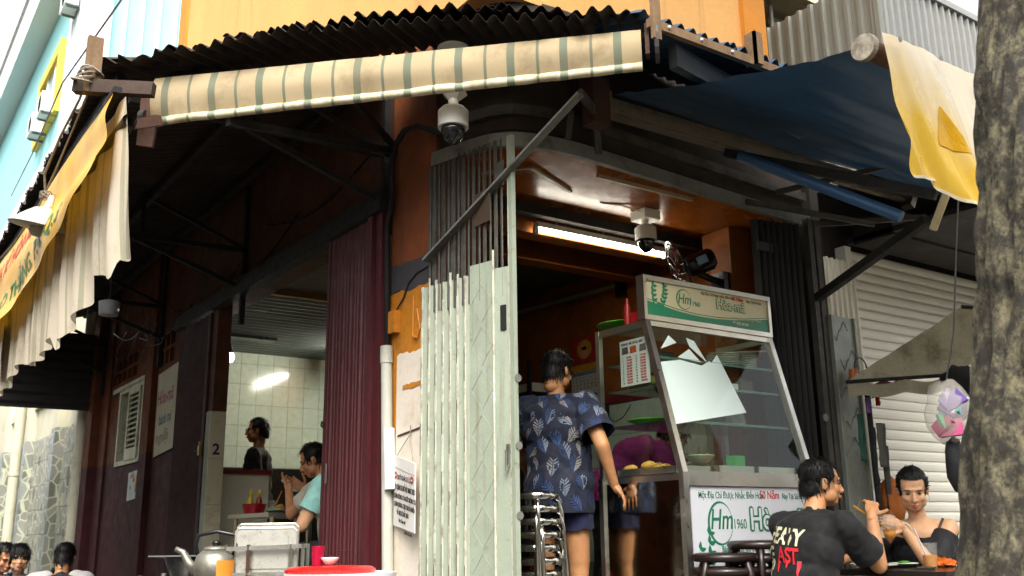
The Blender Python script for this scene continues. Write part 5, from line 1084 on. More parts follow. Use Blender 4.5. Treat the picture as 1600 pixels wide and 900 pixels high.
# ------------------------------------------------------------ street clutter at the right
tp_ = thing('canvas_stall_canopy', (2.9, -.5, 1.9), 'stained grey canvas canopy on a steel frame by the shutter', 'canopy')
canv = M('stained_canvas', '#a8a28c', .9, var=.3, scale=2.5, bump=.3, dirt='#3a3024', damt=.4, dscale=4, transl=.25)
ta, tb, tc, td = Vector((2.57,-.20,1.93)), Vector((3.20,-.66,2.40)), Vector((3.75,-1.05,2.35)), Vector((3.05,-.62,1.955))
P(MB().grid(lambda u, v: ta.lerp(tb, v).lerp(td.lerp(tc, v), u) + Vector((0,0,-.05*math.sin(u*math.pi)*math.sin(v*math.pi)+.008*nz(u*6,v*6))), 24, 24), 'canvas', canv, tp_, smooth=True, fix=False)
P(MB().tube([ta, td, td+(td-ta)*.6], .012, 8), 'frame_tube', darksteel, tp_); P(MB().tube([tb, tc], .012, 8), 'frame_tube', darksteel, tp_)
P(MB().grid(lambda u, v: ta.lerp(td, u*1.15) + Vector((.02*math.sin(u*20), -.01, -.02-.08*v+.012*math.sin(u*17))), 30, 4), 'fringe', M('dirty_film', '#a09a84', .6, var=.3, transl=.3), tp_, smooth=True, fix=False)
P(MB().grid(lambda u, v: ta.lerp(td, .1+.5*u) + Vector((0, .02, -.015-.035*v+.01*math.sin(u*14))), 16, 3), 'pink_cloth', M('pink_cloth', '#7a3a44', .8), tp_, smooth=True, fix=False)
P(MB().tube([(2.85,-.15,.1),(2.85,-.15,1.95)], .018, 8), 'stall_post', darksteel, tp_)
hb_ = thing('hanging_goods_bag', (1.68, -1.41, 1.44), 'clear bag of purple and green packets hanging by the tree', 'bag')
bm_ = lump((1.655,-1.40,1.56), (.115,.09,.15), 2); P(bm_, 'packed_film', M('clear_bag', '#cfcabc', .15, var=.1, alpha=.35), hb_, smooth=True)
for k in range(11):
    c = ('#5a3a8a','#2f9a6a','#6a3aa0','#c9b8c9','#b02a6a','#2a8a8a')[k % 6]; P(MB().obox((1.655+random.uniform(-.055,.055),-1.42+random.uniform(-.05,.04),1.56+random.uniform(-.09,.09)), (.10,.02,.08), (random.random(),random.random(),random.random()*3)), 'packet', M('pkt'+c, c, .35, var=.3, scale=30), hb_)
P(MB().tube([(1.66,-1.40,1.69),(1.70,-1.45,1.95),(1.74,-1.6,2.95)], .004, 5), 'string', black_pl, hb_)
kb = thing('black_hanging_bag', (1.66, -1.40, 1.2), 'black cloth bag hanging below the packet bag', 'bag'); P(lump((1.655,-1.40,1.32), (.045,.04,.14), 6), 'bag_body', M('black_cloth', '#121214', .9, var=.2), kb, smooth=True); P(MB().tube([(1.665,-1.405,1.45),(1.68,-1.41,1.47)], .006, 5), 'strap', black_pl, kb)
bs = thing('black_sack_bundle', (2.35, -.95, 1.85), 'black bundle stuffed under the canvas canopy', 'bundle'); P(lump((3.02,-.70,1.90), (.15,.10,.10), 8), 'bundle', M('black_cloth', '#121214'), bs, smooth=True)
wc = thing('wire_basket', (2.82, -.15, 1.93), 'cream plastic basket with black wire loops and a can', 'basket')
cb_ = M('cream_basket', '#b9b48c', .6)
P(MB().box((2.74,-.16,1.93),(2.90,-.08,1.938)), 'floor', cb_, wc)
for k in range(7): P(MB().box((2.74+k*.0258,-.162,1.93),(2.748+k*.0258,-.156,2.0)), 'slat', cb_, wc)
for z in (1.945, 1.99): P(MB().box((2.735,-.165,z),(2.90,-.155,z+.012)), 'rim', cb_, wc)
P(MB().lathe([(.0,0),(.03,0),(.03,.10),(.0,.10)], (2.775,-.115,1.94), 16), 'can', M('orange_can', '#b5602c', .4), wc, smooth=True, autos=50); P(MB().lathe([(.031,0),(.031,.025),(.0,.025),(.0,0)], (2.775,-.115,1.938), 16), 'can_band', M('can_blue', '#3a6aa0', .4), wc)
for k, (r, dx) in enumerate(((.075,.03),(.05,.06),(.06,.09))): P(MB().tube([(2.82+dx+r*math.cos(a)*.9, -.12, 1.98+.06*(k == 0)+r*1.1*math.sin(a)) for a in (math.pi*q/14 for q in range(15))], .0045, 6), 'wire_loop', black_pl, wc)
hc = thing('hanging_clothes', (2.93, -.09, 1.5), 'dark cloths and odds hanging on the stall post', 'clothes')
for k, (x, y, z, w_, h, c) in enumerate(((2.84,-.17,1.48,.05,.36,'#23262a'),(2.90,-.19,1.55,.07,.28,'#5a5a56'),(2.79,-.12,1.6,.03,.3,'#2f5a4a'),(2.80,-.18,1.80,.03,.10,'#8a6ab0'),(2.88,-.2,1.83,.035,.06,'#c02a20'),(2.96,-.16,1.35,.08,.4,'#4a4844'))):
    P(MB().grid(lambda u, v: (x+w_*(u-.5)*(1-.2*v)+.01*nz(v*4,k), y+.012*math.sin(u*9+k)+.01*nz(u*3,v*3,k), z+h*(.5-v)), 8, 10, (0,.004,0)), 'cloth', M('cl'+c, c, .85, var=.3), hc, smooth=True)
P(MB().tube([(2.86,-.17,1.85),(2.95,-.22,1.92),(3.0,-.3,1.97)], .004, 5), 'cord', black_pl, hc)
os_ = thing('orange_sack', (3.0, -.1, 1.1), 'orange woven sack behind the woman', 'sack'); P(lump((3.02,-.13,1.20), (.09,.08,.16), 12), 'sack_body', M('orange_weave', '#b0601a', .7, var=.3, scale=40, bump=.4), os_, smooth=True)
P(MB().box((2.92,-.24,.1),(3.12,-.04,1.06)), 'crate_under', darksteel, os_)
# ------------------------------------------------------------ street tree
tree = thing('street_tree', (.16, -2.72, .1), 'thick mottled grey street tree trunk beside the pavement', 'tree')
def bark(nt, Pn, c):
    n1 = nnoise(nt, npos(nt, (1, 1, .75)), 15, 10, .8); n2 = nnoise(nt, npos(nt, (1, 1, .6)), 42, 8, .8)
    c = nmix(nt, nramp(nt, n1, .46, .60), hexc('#2c2820'), hexc('#6e674f'))
    return nmix(nt, nramp(nt, n2, .50, .62, 0, .9), c, hexc('#1d1a15'))
barkm = M('mottled_bark', '#6f6850', .95, var=.35, scale=12, bump=1., bscale=45, extra=bark)
def tr_pt(u, v):
    z = .08 + 6.9*v; a = 2*math.pi*u; r = .265 - .018*z + .6*math.exp(-z*3.6)
    cx, cy = -.040+.098*min(z,4)+.010*math.sin(z*1.7), -2.561-.0855*min(z,4)
    d = .030*noise.fractal(Vector((math.cos(a)*2.2, math.sin(a)*2.2, z*1.3)), 1, 2, 5) + .014*noise.noise(Vector((math.cos(a)*9, math.sin(a)*9, z*5))) + .010*noise.noise(Vector((math.cos(a)*16, math.sin(a)*16, z*9))) - .016*max(0, .25-abs(noise.noise(Vector((math.cos(a)*7+z*.6, math.sin(a)*7, z*2.2)))))*4
    return (cx+(r+d)*math.cos(a), cy+(r+d)*math.sin(a), z)
P(MB().grid(tr_pt, 120, 380), 'trunk', barkm, tree, smooth=True, fix=False)
tt = Vector((.35,-2.92,6.8)); tips = []
for k in range(7):
    a = k*.9+.3; e_ = tt + Vector((math.cos(a)*2.2, math.sin(a)*2.2, 1.6+.5*(k % 3))); m_ = tt.lerp(e_, .5)+Vector((0,0,.35)); tips += [m_, e_, e_.lerp(m_, .4)]
    P(MB().tube([tt-Vector((0,0,.3)), tt.lerp(m_, .5), m_, e_], [.13,.10,.07,.03], 8), 'limb', barkm, tree, smooth=True)
cr = MB(); rnd = random.Random(3)
for k in range(5200):
    c = tips[rnd.randrange(len(tips))] + Vector((rnd.gauss(0,.55), rnd.gauss(0,.55), rnd.gauss(.2,.4))); r1 = Euler((rnd.random()*3, rnd.random()*3, rnd.random()*6)).to_matrix(); s = rnd.uniform(.06,.11)
    cr.add([c+r1@Vector(q)*s for q in ((-1,0,0),(0,-.45,.1),(1,0,0),(0,.45,.1))], [(0,1,2,3)])
P(cr, 'crown', M('leaf_foliage', '#3f5a24', .6, var=.5, scale=3, transl=.3), tree, fix=False)
# ------------------------------------------------------------ people
def skin(name, c): return M(name, c, .48, var=.16, scale=22, bump=.12, bscale=260, spec=.4, sss=.12)
SK = {'a': skin('skin_tan', '#b57f58'), 'b': skin('skin_light', '#cf9f78'), 'c': skin('skin_warm', '#c08a5e')}
hairm = M('black_hair', '#0a0807', .55, var=.3, scale=30, bump=.2, bscale=200, spec=.25)
lipm = M('lip', '#a04a44', .45, var=.05, bump=0); eyew = M('eye_dark', '#120c0a', .15, var=0, bump=0)
def cap(p0, p1, r0, r1, n=14):
    p0, p1 = Vector(p0), Vector(p1); d = (p1-p0).normalized() if (p1-p0).length > 1e-6 else Vector((0, 0, 1)); pts = []; rs = []
    for k in range(5): a = math.pi/2*(k/4); pts.append(p0 - d*r0*math.cos(a)); rs.append(max(r0*math.sin(a), 1e-4))
    for k in range(5): a = math.pi/2*(k/4); pts.append(p1 + d*r1*math.sin(a)); rs.append(max(r1*math.cos(a), 1e-4))
    return MB().tube(pts, rs, n)
def blob(prims):
    m = MB()
    for p in prims:
        q = cap(*p[1:]) if p[0] == 'c' else MB().ell(p[1], p[2], p[3] if len(p) > 3 else None, 18, 12)
        m.add(q.v, q.f)
    return m
def remesh(prims, vox, it=4, fac=.5):
    me = blob(prims).mesh('tmp'); bm = bmesh.new(); bm.from_mesh(me); bmesh.ops.remove_doubles(bm, verts=bm.verts, dist=1e-5); bmesh.ops.recalc_face_normals(bm, faces=bm.faces); bm.to_mesh(me); bm.free()
    o = bpy.data.objects.new('tmp', me); col.objects.link(o)
    r = o.modifiers.new('r', 'REMESH'); r.mode = 'VOXEL'; r.voxel_size = vox
    s = o.modifiers.new('s', 'SMOOTH'); s.factor = fac; s.iterations = it
    dg = bpy.context.evaluated_depsgraph_get(); out = bpy.data.meshes.new_from_object(o.evaluated_get(dg))
    bpy.data.objects.remove(o); bpy.data.meshes.remove(me); return out
def put(me, name, mat, parent):
    me.name = name; me.materials.clear(); me.materials.append(mat); me.shade_smooth()
    o = bpy.data.objects.new(name, me); col.objects.link(o); o.parent = parent; return o
def join_meshes(ms):
    bm = bmesh.new()
    for m in ms: bm.from_mesh(m)
    out = bpy.data.meshes.new('body'); bm.to_mesh(out); bm.free(); return out
def ik(S, W, l1, l2, pole):
    S, W, pole = Vector(S), Vector(W), Vector(pole); d = W-S; L = min(d.length, (l1+l2)*.998); d.normalize(); W2 = S + d*L
    a = (l1*l1 - l2*l2 + L*L)/(2*L); h = math.sqrt(max(l1*l1-a*a, 0)); p = pole - d*pole.dot(d); p.normalize()
    return S + d*a + p*h, W2
def hand_prims(W, d, palm, side, curl=.5, spread=.12, thumb=.6, s=1.0):
    """W wrist, d finger direction, palm = way the palm faces, side = +1 when the thumb lies towards d x palm"""
    d = Vector(d).normalized(); palm = Vector(palm); palm = (palm - d*palm.dot(d)).normalized(); ac = d.cross(palm).normalized()*side; pr = []
    R = Matrix((ac, d, palm)).transposed()
    pr.append(('e', W + d*.045*s, (.037*s, .052*s, .016*s), R)); pr.append(('c', W - d*.02, W + d*.03*s, .024*s, .026*s))
    for k, (o, L) in enumerate(((.030,.066),(.010,.074),(-.011,.070),(-.030,.056))):
        p = W + d*.082*s + ac*o*s; dr = (d + ac*o*spread*14).normalized(); b = curl*(1+.08*k)
        for q, f in enumerate((.45, .32, .25)):
            dr = (dr*math.cos(b*(.75 if q == 0 else .9)) + palm*math.sin(b*(.75 if q == 0 else .9))).normalized()
            e_ = p + dr*L*f*s; pr.append(('c', p, e_, (.0093-.0007*q)*s, (.0087-.0008*q)*s, 8)); p = e_
    p = W + d*.025*s + ac*.030*s; dr = (d*.65 + ac*.75 + palm*.25*thumb).normalized()
    for q, L in enumerate((.036, .032, .026)):
        e_ = p + dr*L*s; pr.append(('c', p, e_, (.0125-.0015*q)*s, (.0112-.0015*q)*s, 8)); p = e_; dr = (dr + d*.25 + palm*.35*thumb).normalized()
    return pr
def clip(me, co, no, near=None, rad_=.2):
    bm = bmesh.new(); bm.from_mesh(me); co, no = Vector(co), Vector(no)
    if near is None: geom = bm.verts[:]+bm.edges[:]+bm.faces[:]
    else:
        fs = [f for f in bm.faces if (f.calc_center_median()-Vector(near)).length < rad_]; es = {e for f in fs for e in f.edges}; vs = {v for f in fs for v in f.verts}; geom = list(vs)+list(es)+fs
    bmesh.ops.bisect_plane(bm, geom=geom, plane_co=co, plane_no=no, clear_outer=True)
    bm.to_mesh(me); bm.free(); return me
def wrinkle(me, amp=.006, sc=9., seed=0, stretch=(1, 1, .5)):
    n = len(me.vertices); me.update(); nr = [v.normal.copy() for v in me.vertices]; st = Vector(stretch)
    for i, v in enumerate(me.vertices):
        q = Vector((v.co.x*st.x, v.co.y*st.y, v.co.z*st.z))*sc + Vector((seed*3.1, 0, 0))
        w = abs(noise.noise(q)) * -1.6 + .5 + .5*noise.noise(q*2.3)
        v.co += nr[i]*amp*w
    return me
def person(label, base, yaw, H=1.68, build=1.0, sk='a', pelvis=None, seat=False, lean=(0, 0), twist=0., head=(0, 0, 0), neckf=.02,
           rw=None, lw=None, rpole=(.3,-1,-.4), lpole=(-.3,-1,-.4), rknee=None, lknee=None, rank=None, lank=None, rhand=None, lhand=None,
           shirt=None, sleeve=.55, hem=-.04, pants=None, plen=.5, hairstyle='short', female=False, shoes='#26221f', offsh=False, vox=.011, glasses=False, seed=1, hunch=0., group=None, raglan=None, shirt_fat=.02, hunched=0.):
    t = thing('person', base, label, 'person', group, rz=yaw)
    Mw = Matrix.Translation(base) @ Matrix.Rotation(yaw, 4, 'Z'); Mi = Mw.inverted(); k = H/1.68
    V = lambda p: Vector(p)
    tol = lambda p: Mi @ Vector(p)                       # world targets to local
    pz = pelvis if pelvis is not None else .92*k
    Pv = V((0, 0, pz)); lx, ly = lean                    # lean: sideways, forward (radians)
    sp = Euler((-ly, lx, 0)).to_matrix() @ V((0, 0, 1)); fwd = Euler((-ly, 0, 0)).to_matrix() @ V((0, 1, 0)); rt = Matrix.Rotation(twist, 3, 'Z') @ V((1, 0, 0)); fw2 = Matrix.Rotation(twist, 3, 'Z') @ fwd
    sp2 = (sp + fw2*hunched).normalized()
    Ch = Pv + sp*.30*k; Nb = Ch + sp2*.20*k; sw = (.150 if female else .172)*k*build**.5
    RS, LS = Ch + sp2*.135*k + rt*sw, Ch + sp2*.135*k - rt*sw
    Hc = Nb + sp2*.115*k + fw2*neckf + V((0, 0, .045*k))
    hR = Matrix.Rotation(head[0]+twist, 3, 'Z') @ Matrix.Rotation(-head[1], 3, 'X') @ Matrix.Rotation(head[2], 3, 'Y')
    ua, fa = .285*k, .245*k
    RW = tol(rw) if rw is not None else RS + V((.06, .05, -.50*k)); LW = tol(lw) if lw is not None else LS + V((-.06, .05, -.50*k))
    RE, RW = ik(RS, RW, ua, fa, rpole); LE, LW = ik(LS, LW, ua, fa, lpole)
    hw = .092*k
    RH, LH = Pv + rt*hw - V((0, 0, .03)), Pv - rt*hw - V((0, 0, .03))
    if seat:
        RK = tol(rknee) if rknee is not None else RH + V((.05, .41*k, .0)); LK = tol(lknee) if lknee is not None else LH + V((-.05, .41*k, .0))
        RA = tol(rank) if rank is not None else V((RK.x+.01, RK.y-.03, .08)); LA = tol(lank) if lank is not None else V((LK.x-.01, LK.y-.03, .08))
    else:
        RK, LK = RH + V((.01, .03, -.42*k)), LH + V((-.01, .0, -.42*k)); RA, LA = V((RK.x, .0, .08)), V((LK.x, -.04, .08))
    bR = Matrix((rt, sp.cross(rt), sp)).transposed(); cR = Matrix((rt, sp2.cross(rt), sp2)).transposed(); b = build
    def torso(f):
        L = [('e', Pv, (.152*k*b+f, .112*k*b+f, .12*k), bR), ('e', Pv+sp*.14*k, (.132*k*b+f, .102*k*b+f, .14*k), bR), ('e', Ch, (.150*k*b+f, .112*k*b+f, .15*k), cR),
             ('e', Ch+sp2*.09*k, (.155*k*b+f, .10*k*b+f, .10*k), cR), ('c', Nb-sp2*.05*k, RS-rt*.012, .048*k+f*.7, .047*k+f*.7), ('c', Nb-sp2*.05*k, LS+rt*.012, .048*k+f*.7, .047*k+f*.7), ('c', Ch+sp2*.13*k, Nb-sp2*.02, .072*k+f*.6, .050*k+f*.4)]
        if f > .012: L.append(('e', Pv+sp*.13*k, (.140*k*b+f, .108*k*b+f, .24*k), bR))
        if female: L += [('e', Ch+fwd*.06-rt*.062+sp2*.0, .062+f*.9), ('e', Ch+fwd*.06+rt*.062+sp2*.0, .062+f*.9)]
        return L
    def arm(S, E, W, f=0): return [('c', S, E, .048*k*b+f, .039*k*b+f), ('c', E, W, .040*k*b+f, .027*k+f)]
    def leg(Hh, K, A, f=0): return [('c', Hh, K, .083*k*b+f, .055*k*b+f), ('c', K, A, .053*k*b+f, .036*k+f)]
    body = torso(-.004) + arm(RS, RE, RW) + arm(LS, LE, LW) + leg(RH, RK, RA) + leg(LH, LK, LA)
    body.append(('c', Nb-sp2*.03, Hc+hR@V((0,-.022,-.055)), .056*k*(.88 if female else 1), .050*k*(.88 if female else 1)))
    ms = [remesh(body, vox, 5)]
    # head
    h = lambda x, y, z: Hc + hR @ (V((x, y, z))*k)
    hs = lambda *r: tuple(q*k for q in r)
    hp = [('e', h(0,-.012,.035), hs(.076,.094,.080), hR), ('e', h(0,.022,-.03), hs(.061 if female else .063,.068,.082), hR), ('e', h(0,.05,-.082), hs(.034 if female else .040,.032,.026), hR), ('e', h(0,.068,.024), hs(.052,.022,.016), hR),
          ('c', h(0,.088,.004), h(0,.104,-.030), .0085*k, .0130*k, 10), ('e', h(.011,.095,-.035), .0085*k), ('e', h(-.011,.095,-.035), .0085*k), ('e', h(0,.088,-.061), hs(.024,.011,.009), hR), ('c', h(0,-.02,-.05), h(0,-.03,-.10), .052*k, .052*k)]
    for s in (-1, 1): hp += [('e', h(s*.036,.058,-.026), hs(.026,.026,.024), hR), ('e', h(s*.077,-.008,-.008), hs(.009,.019,.031), hR), ('e', h(s*.040,.026,-.058), hs(.029,.038,.036), hR)]
    ms.append(remesh(hp, .0052, 4))
    rh = rhand or {}; lh = lhand or {}
    for W, E, hd_, side in ((RW, RE, rh, -1), (LW, LE, lh, 1)):
        d = (W-E).normalized(); d = Mw.to_3x3().inverted() @ Vector(hd_['d']) if 'd' in hd_ else d
        pm = Mw.to_3x3().inverted() @ Vector(hd_['palm']) if 'palm' in hd_ else (-rt if side < 0 else rt)
        ms.append(remesh(hand_prims(W, d, pm, hd_.get('side', -side), hd_.get('curl', .45), s=k*.97), .0042, 2))
    put(join_meshes(ms), 'body', SK[sk], t)
    # face
    for s in (-1, 1):
        P(MB().ell(h(s*.031,.0785,.002), hs(.0115,.007,.0042), hR, 12, 8), 'eye', eyew, t, smooth=True, local=True)
        P(MB().tube([h(s*.015,.090,.0235), h(s*.031,.0895,.0265), h(s*.049,.077,.0215)], .0024*k, 6), 'eyebrow', M('brow', '#2a1d17', .7, var=.1, bump=0), t, local=True)
    P(MB().ell(h(0,.0985,-.058), hs(.019,.004,.0042), hR, 10, 6).ell(h(0,.0985,-.066), hs(.016,.0045,.0045), hR, 10, 6), 'lips', lipm, t, smooth=True, local=True)
    # hair: a cap plus locks
    rn = random.Random(seed*13+5); m = MB().ell(h(0,-.014,.042), hs(.083,.100,.084), hR, 40, 26); keep = []
    back = {'short': -.085, 'bangs': -.09, 'tied': -.08}[hairstyle]; nape = MB().ell(h(0,-.034,-.030), hs(.071,.079,.095), hR, 32, 22)
    def hairy(p):
        q = hR.transposed() @ (V(p)-Hc)/k; front = .072 if hairstyle != 'bangs' else .02
        return (q.y < .045 and q.z > back + max(0, (q.y+.03))*1.35 and not (abs(q.x) > .066 and q.y > -.012 and q.z < -.005)) or q.z > front + .0*q.y
    nape.f = [f for f in nape.f if all((lambda q: q.y < -.028-.25*max(0, -.02-q.z) and q.z > back+.25*abs(q.x))(hR.transposed() @ (V(nape.v[i])-Hc)/k) for i in f)]
    m.f = [f for f in m.f if all(hairy(m.v[i]) for i in f)]; m.add(nape.v, nape.f)
    m.v = [tuple(V(p) + (V(p)-Hc)*.05*noise.noise(V(p)*45)) for p in m.v]
    used = sorted({i for f in m.f for i in f}); mp = {i: j for j, i in enumerate(used)}; m.v = [m.v[i] for i in used]; m.f = [tuple(mp[i] for i in f) for f in m.f]
    roots = [V(p) for p in m.v]; locks = MB(); crown = h(0,-.035,.12)
    nL = 520 if hairstyle == 'short' else 620
    for q in range(nL):
        r0 = roots[rn.randrange(len(roots))]; out = (r0-Hc).normalized(); dn = ((r0-crown) - out*(r0-crown).dot(out)); dn = ((h(0,-.11,.03)-r0) - out*(h(0,-.11,.03)-r0).dot(out)) if hairstyle == 'tied' else dn; dn = dn.normalized() if dn.length > .01 else hR@V((rn.uniform(-1,1),rn.uniform(-1,1),0))
        L = (rn.uniform(.02,.04) if hairstyle == 'short' else rn.uniform(.02,.045))*k; side = out.cross(dn).normalized()*.0032; w = V((rn.gauss(0,.14), rn.gauss(0,.14), rn.gauss(0,.14)))
        p1 = r0 + out*.006 + (dn+w*.4)*L*.5; p2 = r0 + out*(.004+.008*rn.random()) + (dn+w)*L - V((0,0,.008))
        locks.add([r0-side-out*.003, r0+side-out*.003, p1+side, p1-side, p2+side*.25, p2-side*.25], [(0,1,2,3),(3,2,4,5)])
    if hairstyle == 'bangs':
        for q in range(150):
            a = rn.uniform(-.068,.068); r0 = h(a,.055-.3*abs(a),.105-.25*abs(a)); p1 = h(a*1.15,.098-.5*abs(a),.06); p2 = h(a*1.25,.095-.6*abs(a),.028-.55*abs(a)+rn.uniform(-.012,.008)); sd = hR@V((.003,0,0))
            locks.add([r0-sd,r0+sd,p1+sd,p1-sd,p2+sd*.4,p2-sd*.4], [(0,1,2,3),(3,2,4,5)])
        for q in range(120):
            s = rn.choice((-1,1)); y = rn.uniform(-.06,.035); r0 = h(s*.072,y,.04); p1 = h(s*.083,y,-.05); p2 = h(s*.078,y+.01,-.16+rn.uniform(-.04,.03)); sd = hR@V((0,.0035,0))
            locks.add([r0-sd,r0+sd,p1+sd,p1-sd,p2+sd*.4,p2-sd*.4], [(0,1,2,3),(3,2,4,5)])
    if hairstyle == 'tied':
        m.add(*(lambda e_: (e_.v, e_.f))(MB().ell(h(0,-.105,.03), hs(.042,.038,.042), hR, 16, 12)))
        for q in range(40):
            s = rn.choice((-1,1)); r0 = h(s*.066,.045,.06); p1 = h(s*.079,.035,.0); p2 = h(s*.082,.02+rn.uniform(-.02,.02),-.05+rn.uniform(-.03,.02)); sd = hR@V((0,.0025,0))
            locks.add([r0-sd,r0+sd,p1+sd,p1-sd,p2+sd*.3,p2-sd*.3], [(0,1,2,3),(3,2,4,5)])
    m.add(locks.v, locks.f); P(m, 'hair', hairm, t, smooth=True, local=True, fix=False)
    if glasses:
        g = MB()
        for s in (-1, 1):
            g.tube([h(s*.031+.022*math.cos(a), .101, .002+.017*math.sin(a)) for a in (2*math.pi*q/16 for q in range(16))], .0022, 5, closed=True); g.tube([h(s*.052,.098,.008), h(s*.076,.03,.008), h(s*.079,-.01,.0)], .0022, 5)
        g.tube([h(-.010,.103,.006), h(.010,.103,.006)], .002, 5); P(g, 'glasses', black_pl, t, local=True)
    # clothes
    res = {'t': t, 'Mw': Mw, 'Ch': Ch, 'sp': sp, 'rt': rt, 'fwd': fw2, 'Hc': Hc, 'h': h, 'RW': RW, 'LW': LW, 'RE': RE, 'RS': RS, 'LS': LS}
    if shirt:
        f = shirt_fat; pr = torso(f)
        if not offsh:
            for S, E, W in ((RS, RE, RW), (LS, LE, LW)):
                if sleeve <= 1: pr.append(('c', S, S.lerp(E, sleeve+.08), .048*k*b+f*.75, .048*k*b+f*1.0))
                else: pr += [('c', S, E, .058*k*b+f*.8, .046*k*b+f*.8), ('c', E, E.lerp(W, sleeve-1), .046*k*b+f*.8, .042*k*b+f*.7)]
        else:
            pass
        if hem < -.05: pr.append(('c', Pv, Pv - V((0, 0, -hem-.02)) , .135*k*b+f, .14*k*b+f))
        me = remesh(pr, .010, 5); wrinkle(me, .012, 9., seed); wrinkle(me, .005, 22., seed+3, (1, 1, .7))
        clip(me, Pv + sp*hem if hem > -.05 else Pv + V((0, 0, hem)), -sp if hem > -.05 else V((0, 0, -1)), Pv if seat else None, .30) if not seat else clip(me, Pv + sp*hem, -sp, Pv - sp*.1, .26)
        if not offsh:
            for S, E, W in ((RS, RE, RW), (LS, LE, LW)):
                d = (E-S).normalized()
                if sleeve <= 1: e_ = S.lerp(E, sleeve); clip(me, e_, d, e_ + d*.06, .125)
            clip(me, Nb + sp2*.012 - fw2*.0, sp2, Nb+sp2*.05, .12)
        else:
            clip(me, Ch + sp2*.115, sp2)
            for S, E in ((RS, RE), (LS, LE)):
                d = (E-S).normalized(); ml_ = remesh([('c', S.lerp(E, .05), S.lerp(E, 1.0), .056*k*b+f*.6, .050*k*b+f*.6)], .010, 3); wrinkle(ml_, .006, 14., seed)
                clip(ml_, S.lerp(E, .80), d); clip(ml_, S.lerp(E, .22), -d+sp2*.0); put(ml_, 'sleeve', shirt, t)
        so = put(me, 'shirt', shirt, t); res['shirt'] = so
        if raglan:
            for S, E in ((RS, RE), (LS, LE)):
                mr = remesh([('c', S.lerp(Nb, .35)+sp2*.012, S, .05*k+f*1.3, .06*k*b+f*1.5), ('c', S, S.lerp(E, sleeve-.05), .06*k*b+f*1.5, .058*k*b+f*1.7)], .012, 3); put(mr, 'sleeve', raglan, t)
    if pants:
        f = .016; pr = [('e', Pv-sp*.02, (.150*k*b+f, .115*k*b+f, .115*k), bR)]
        for Hh, K, A in ((RH, RK, RA), (LH, LK, LA)):
            if plen <= 1: pr.append(('c', Hh, Hh.lerp(K, plen+.05), .085*k*b+f, (.07 if plen < .9 else .062)*k*b+f))
            else: pr += [('c', Hh, K, .085*k*b+f*.8, .06*k*b+f), ('c', K, K.lerp(A, plen-1), .058*k*b+f, .05*k*b+f)]
        me = remesh(pr, .011, 4); wrinkle(me, .011, 9., seed+5)
        for Hh, K, A in ((RH, RK, RA), (LH, LK, LA)):
            if plen <= 1: d = (K-Hh).normalized(); e_ = Hh.lerp(K, plen); clip(me, e_, d, e_+d*.06, .115)
        put(me, 'trousers' if plen > 1 else 'shorts', pants, t)
    for A, K in ((RA, RK), (LA, LK)):
        put(remesh([('c', A-V((0,.03,.035)), A+V((0,.15*k,-.05)), .042, .034), ('c', A-V((0,.02,-.01)), A-V((0,.02,.04)), .043, .045)], .009, 2), 'shoe', M('shoe'+shoes, shoes, .6), t)
    return res
def cloth(n, c, r=.85, **k): return M(n, c, r, var=k.pop('var', .12), scale=6, bump=.25, bscale=250, sheen=.03, **k)
# the man in the leaf shirt
m1 = person('man in navy leaf print shirt and shorts standing with his back turned', (.85, .55, .405), rad(-62), H=1.66, build=1.12, sk='c', head=(rad(-14), rad(14), 0), rw=(1.02,.26,1.29), rpole=(.6,-1,-.2), lw=(.95,.95,1.35), rhand={'palm': (-.7,.6,-.1), 'd': (.45,-.35,-.8), 'curl': .38},
           shirt=cloth('navy_shirt', '#151b2e'), sleeve=.72, hem=-.17, pants=cloth('navy_shorts', '#161a3c'), plen=.56, glasses=True, seed=2, shirt_fat=.046, vox=.010)
bvs = BVHTree.FromObject(m1['shirt'], bpy.context.evaluated_depsgraph_get()); sh_me = m1['shirt'].data
def leaf_prints(res, cols, n, seed):
    me = res['shirt'].data; rn = random.Random(seed); polys = me.polygons; mbs = {c: MB() for c in cols}; bv = BVHTree.FromPolygons([v.co for v in me.vertices], [p.vertices for p in me.polygons]); cen = []
    tries = 0
    while len(cen) < n and tries < 6000:
        tries += 1; p = polys[rn.randrange(len(polys))]; c = p.center
        if any((c-q).length < .085 for q in cen): continue
        cen.append(c.copy()); nrm = p.normal; up = V3((rn.gauss(0,.5), rn.gauss(0,.5), 1)); a = (up - nrm*up.dot(nrm)).normalized(); b = nrm.cross(a); cl = cols[rn.randrange(len(cols))]; cl2 = cols[rn.randrange(len(cols))]; L = rn.uniform(.07,.10)
        for q in range(6):
            tq = q/6; w = .034*math.sin(math.pi*(tq*.8+.15))
            for s in (-1, 1):
                pts = [c + a*(tq-.5)*L + b*s*.002, c + a*((tq-.5)*L+.020) + b*s*w, c + a*((tq-.5)*L+.030) + b*s*w*1.05, c + a*((tq-.5)*L+.013) + b*s*.002]
                out = []
                for x in pts:
                    hit = bv.find_nearest(x); out.append(hit[0] + hit[1]*.0022)
                mbs[cl if s > 0 else cl2].add(out, [(0,1,2,3)])
    for c, mb in mbs.items():
        if mb.v: tag(P(mb, 'leaf_print', M('leafink'+c, c, .85, var=.2, scale=40), res['t'], local=True, fix=False), kind='stuff')
V3 = Vector
leaf_prints(m1, ('#6d7888', '#33486e', '#7d7a78', '#26385c', '#26385c'), 170, 4)
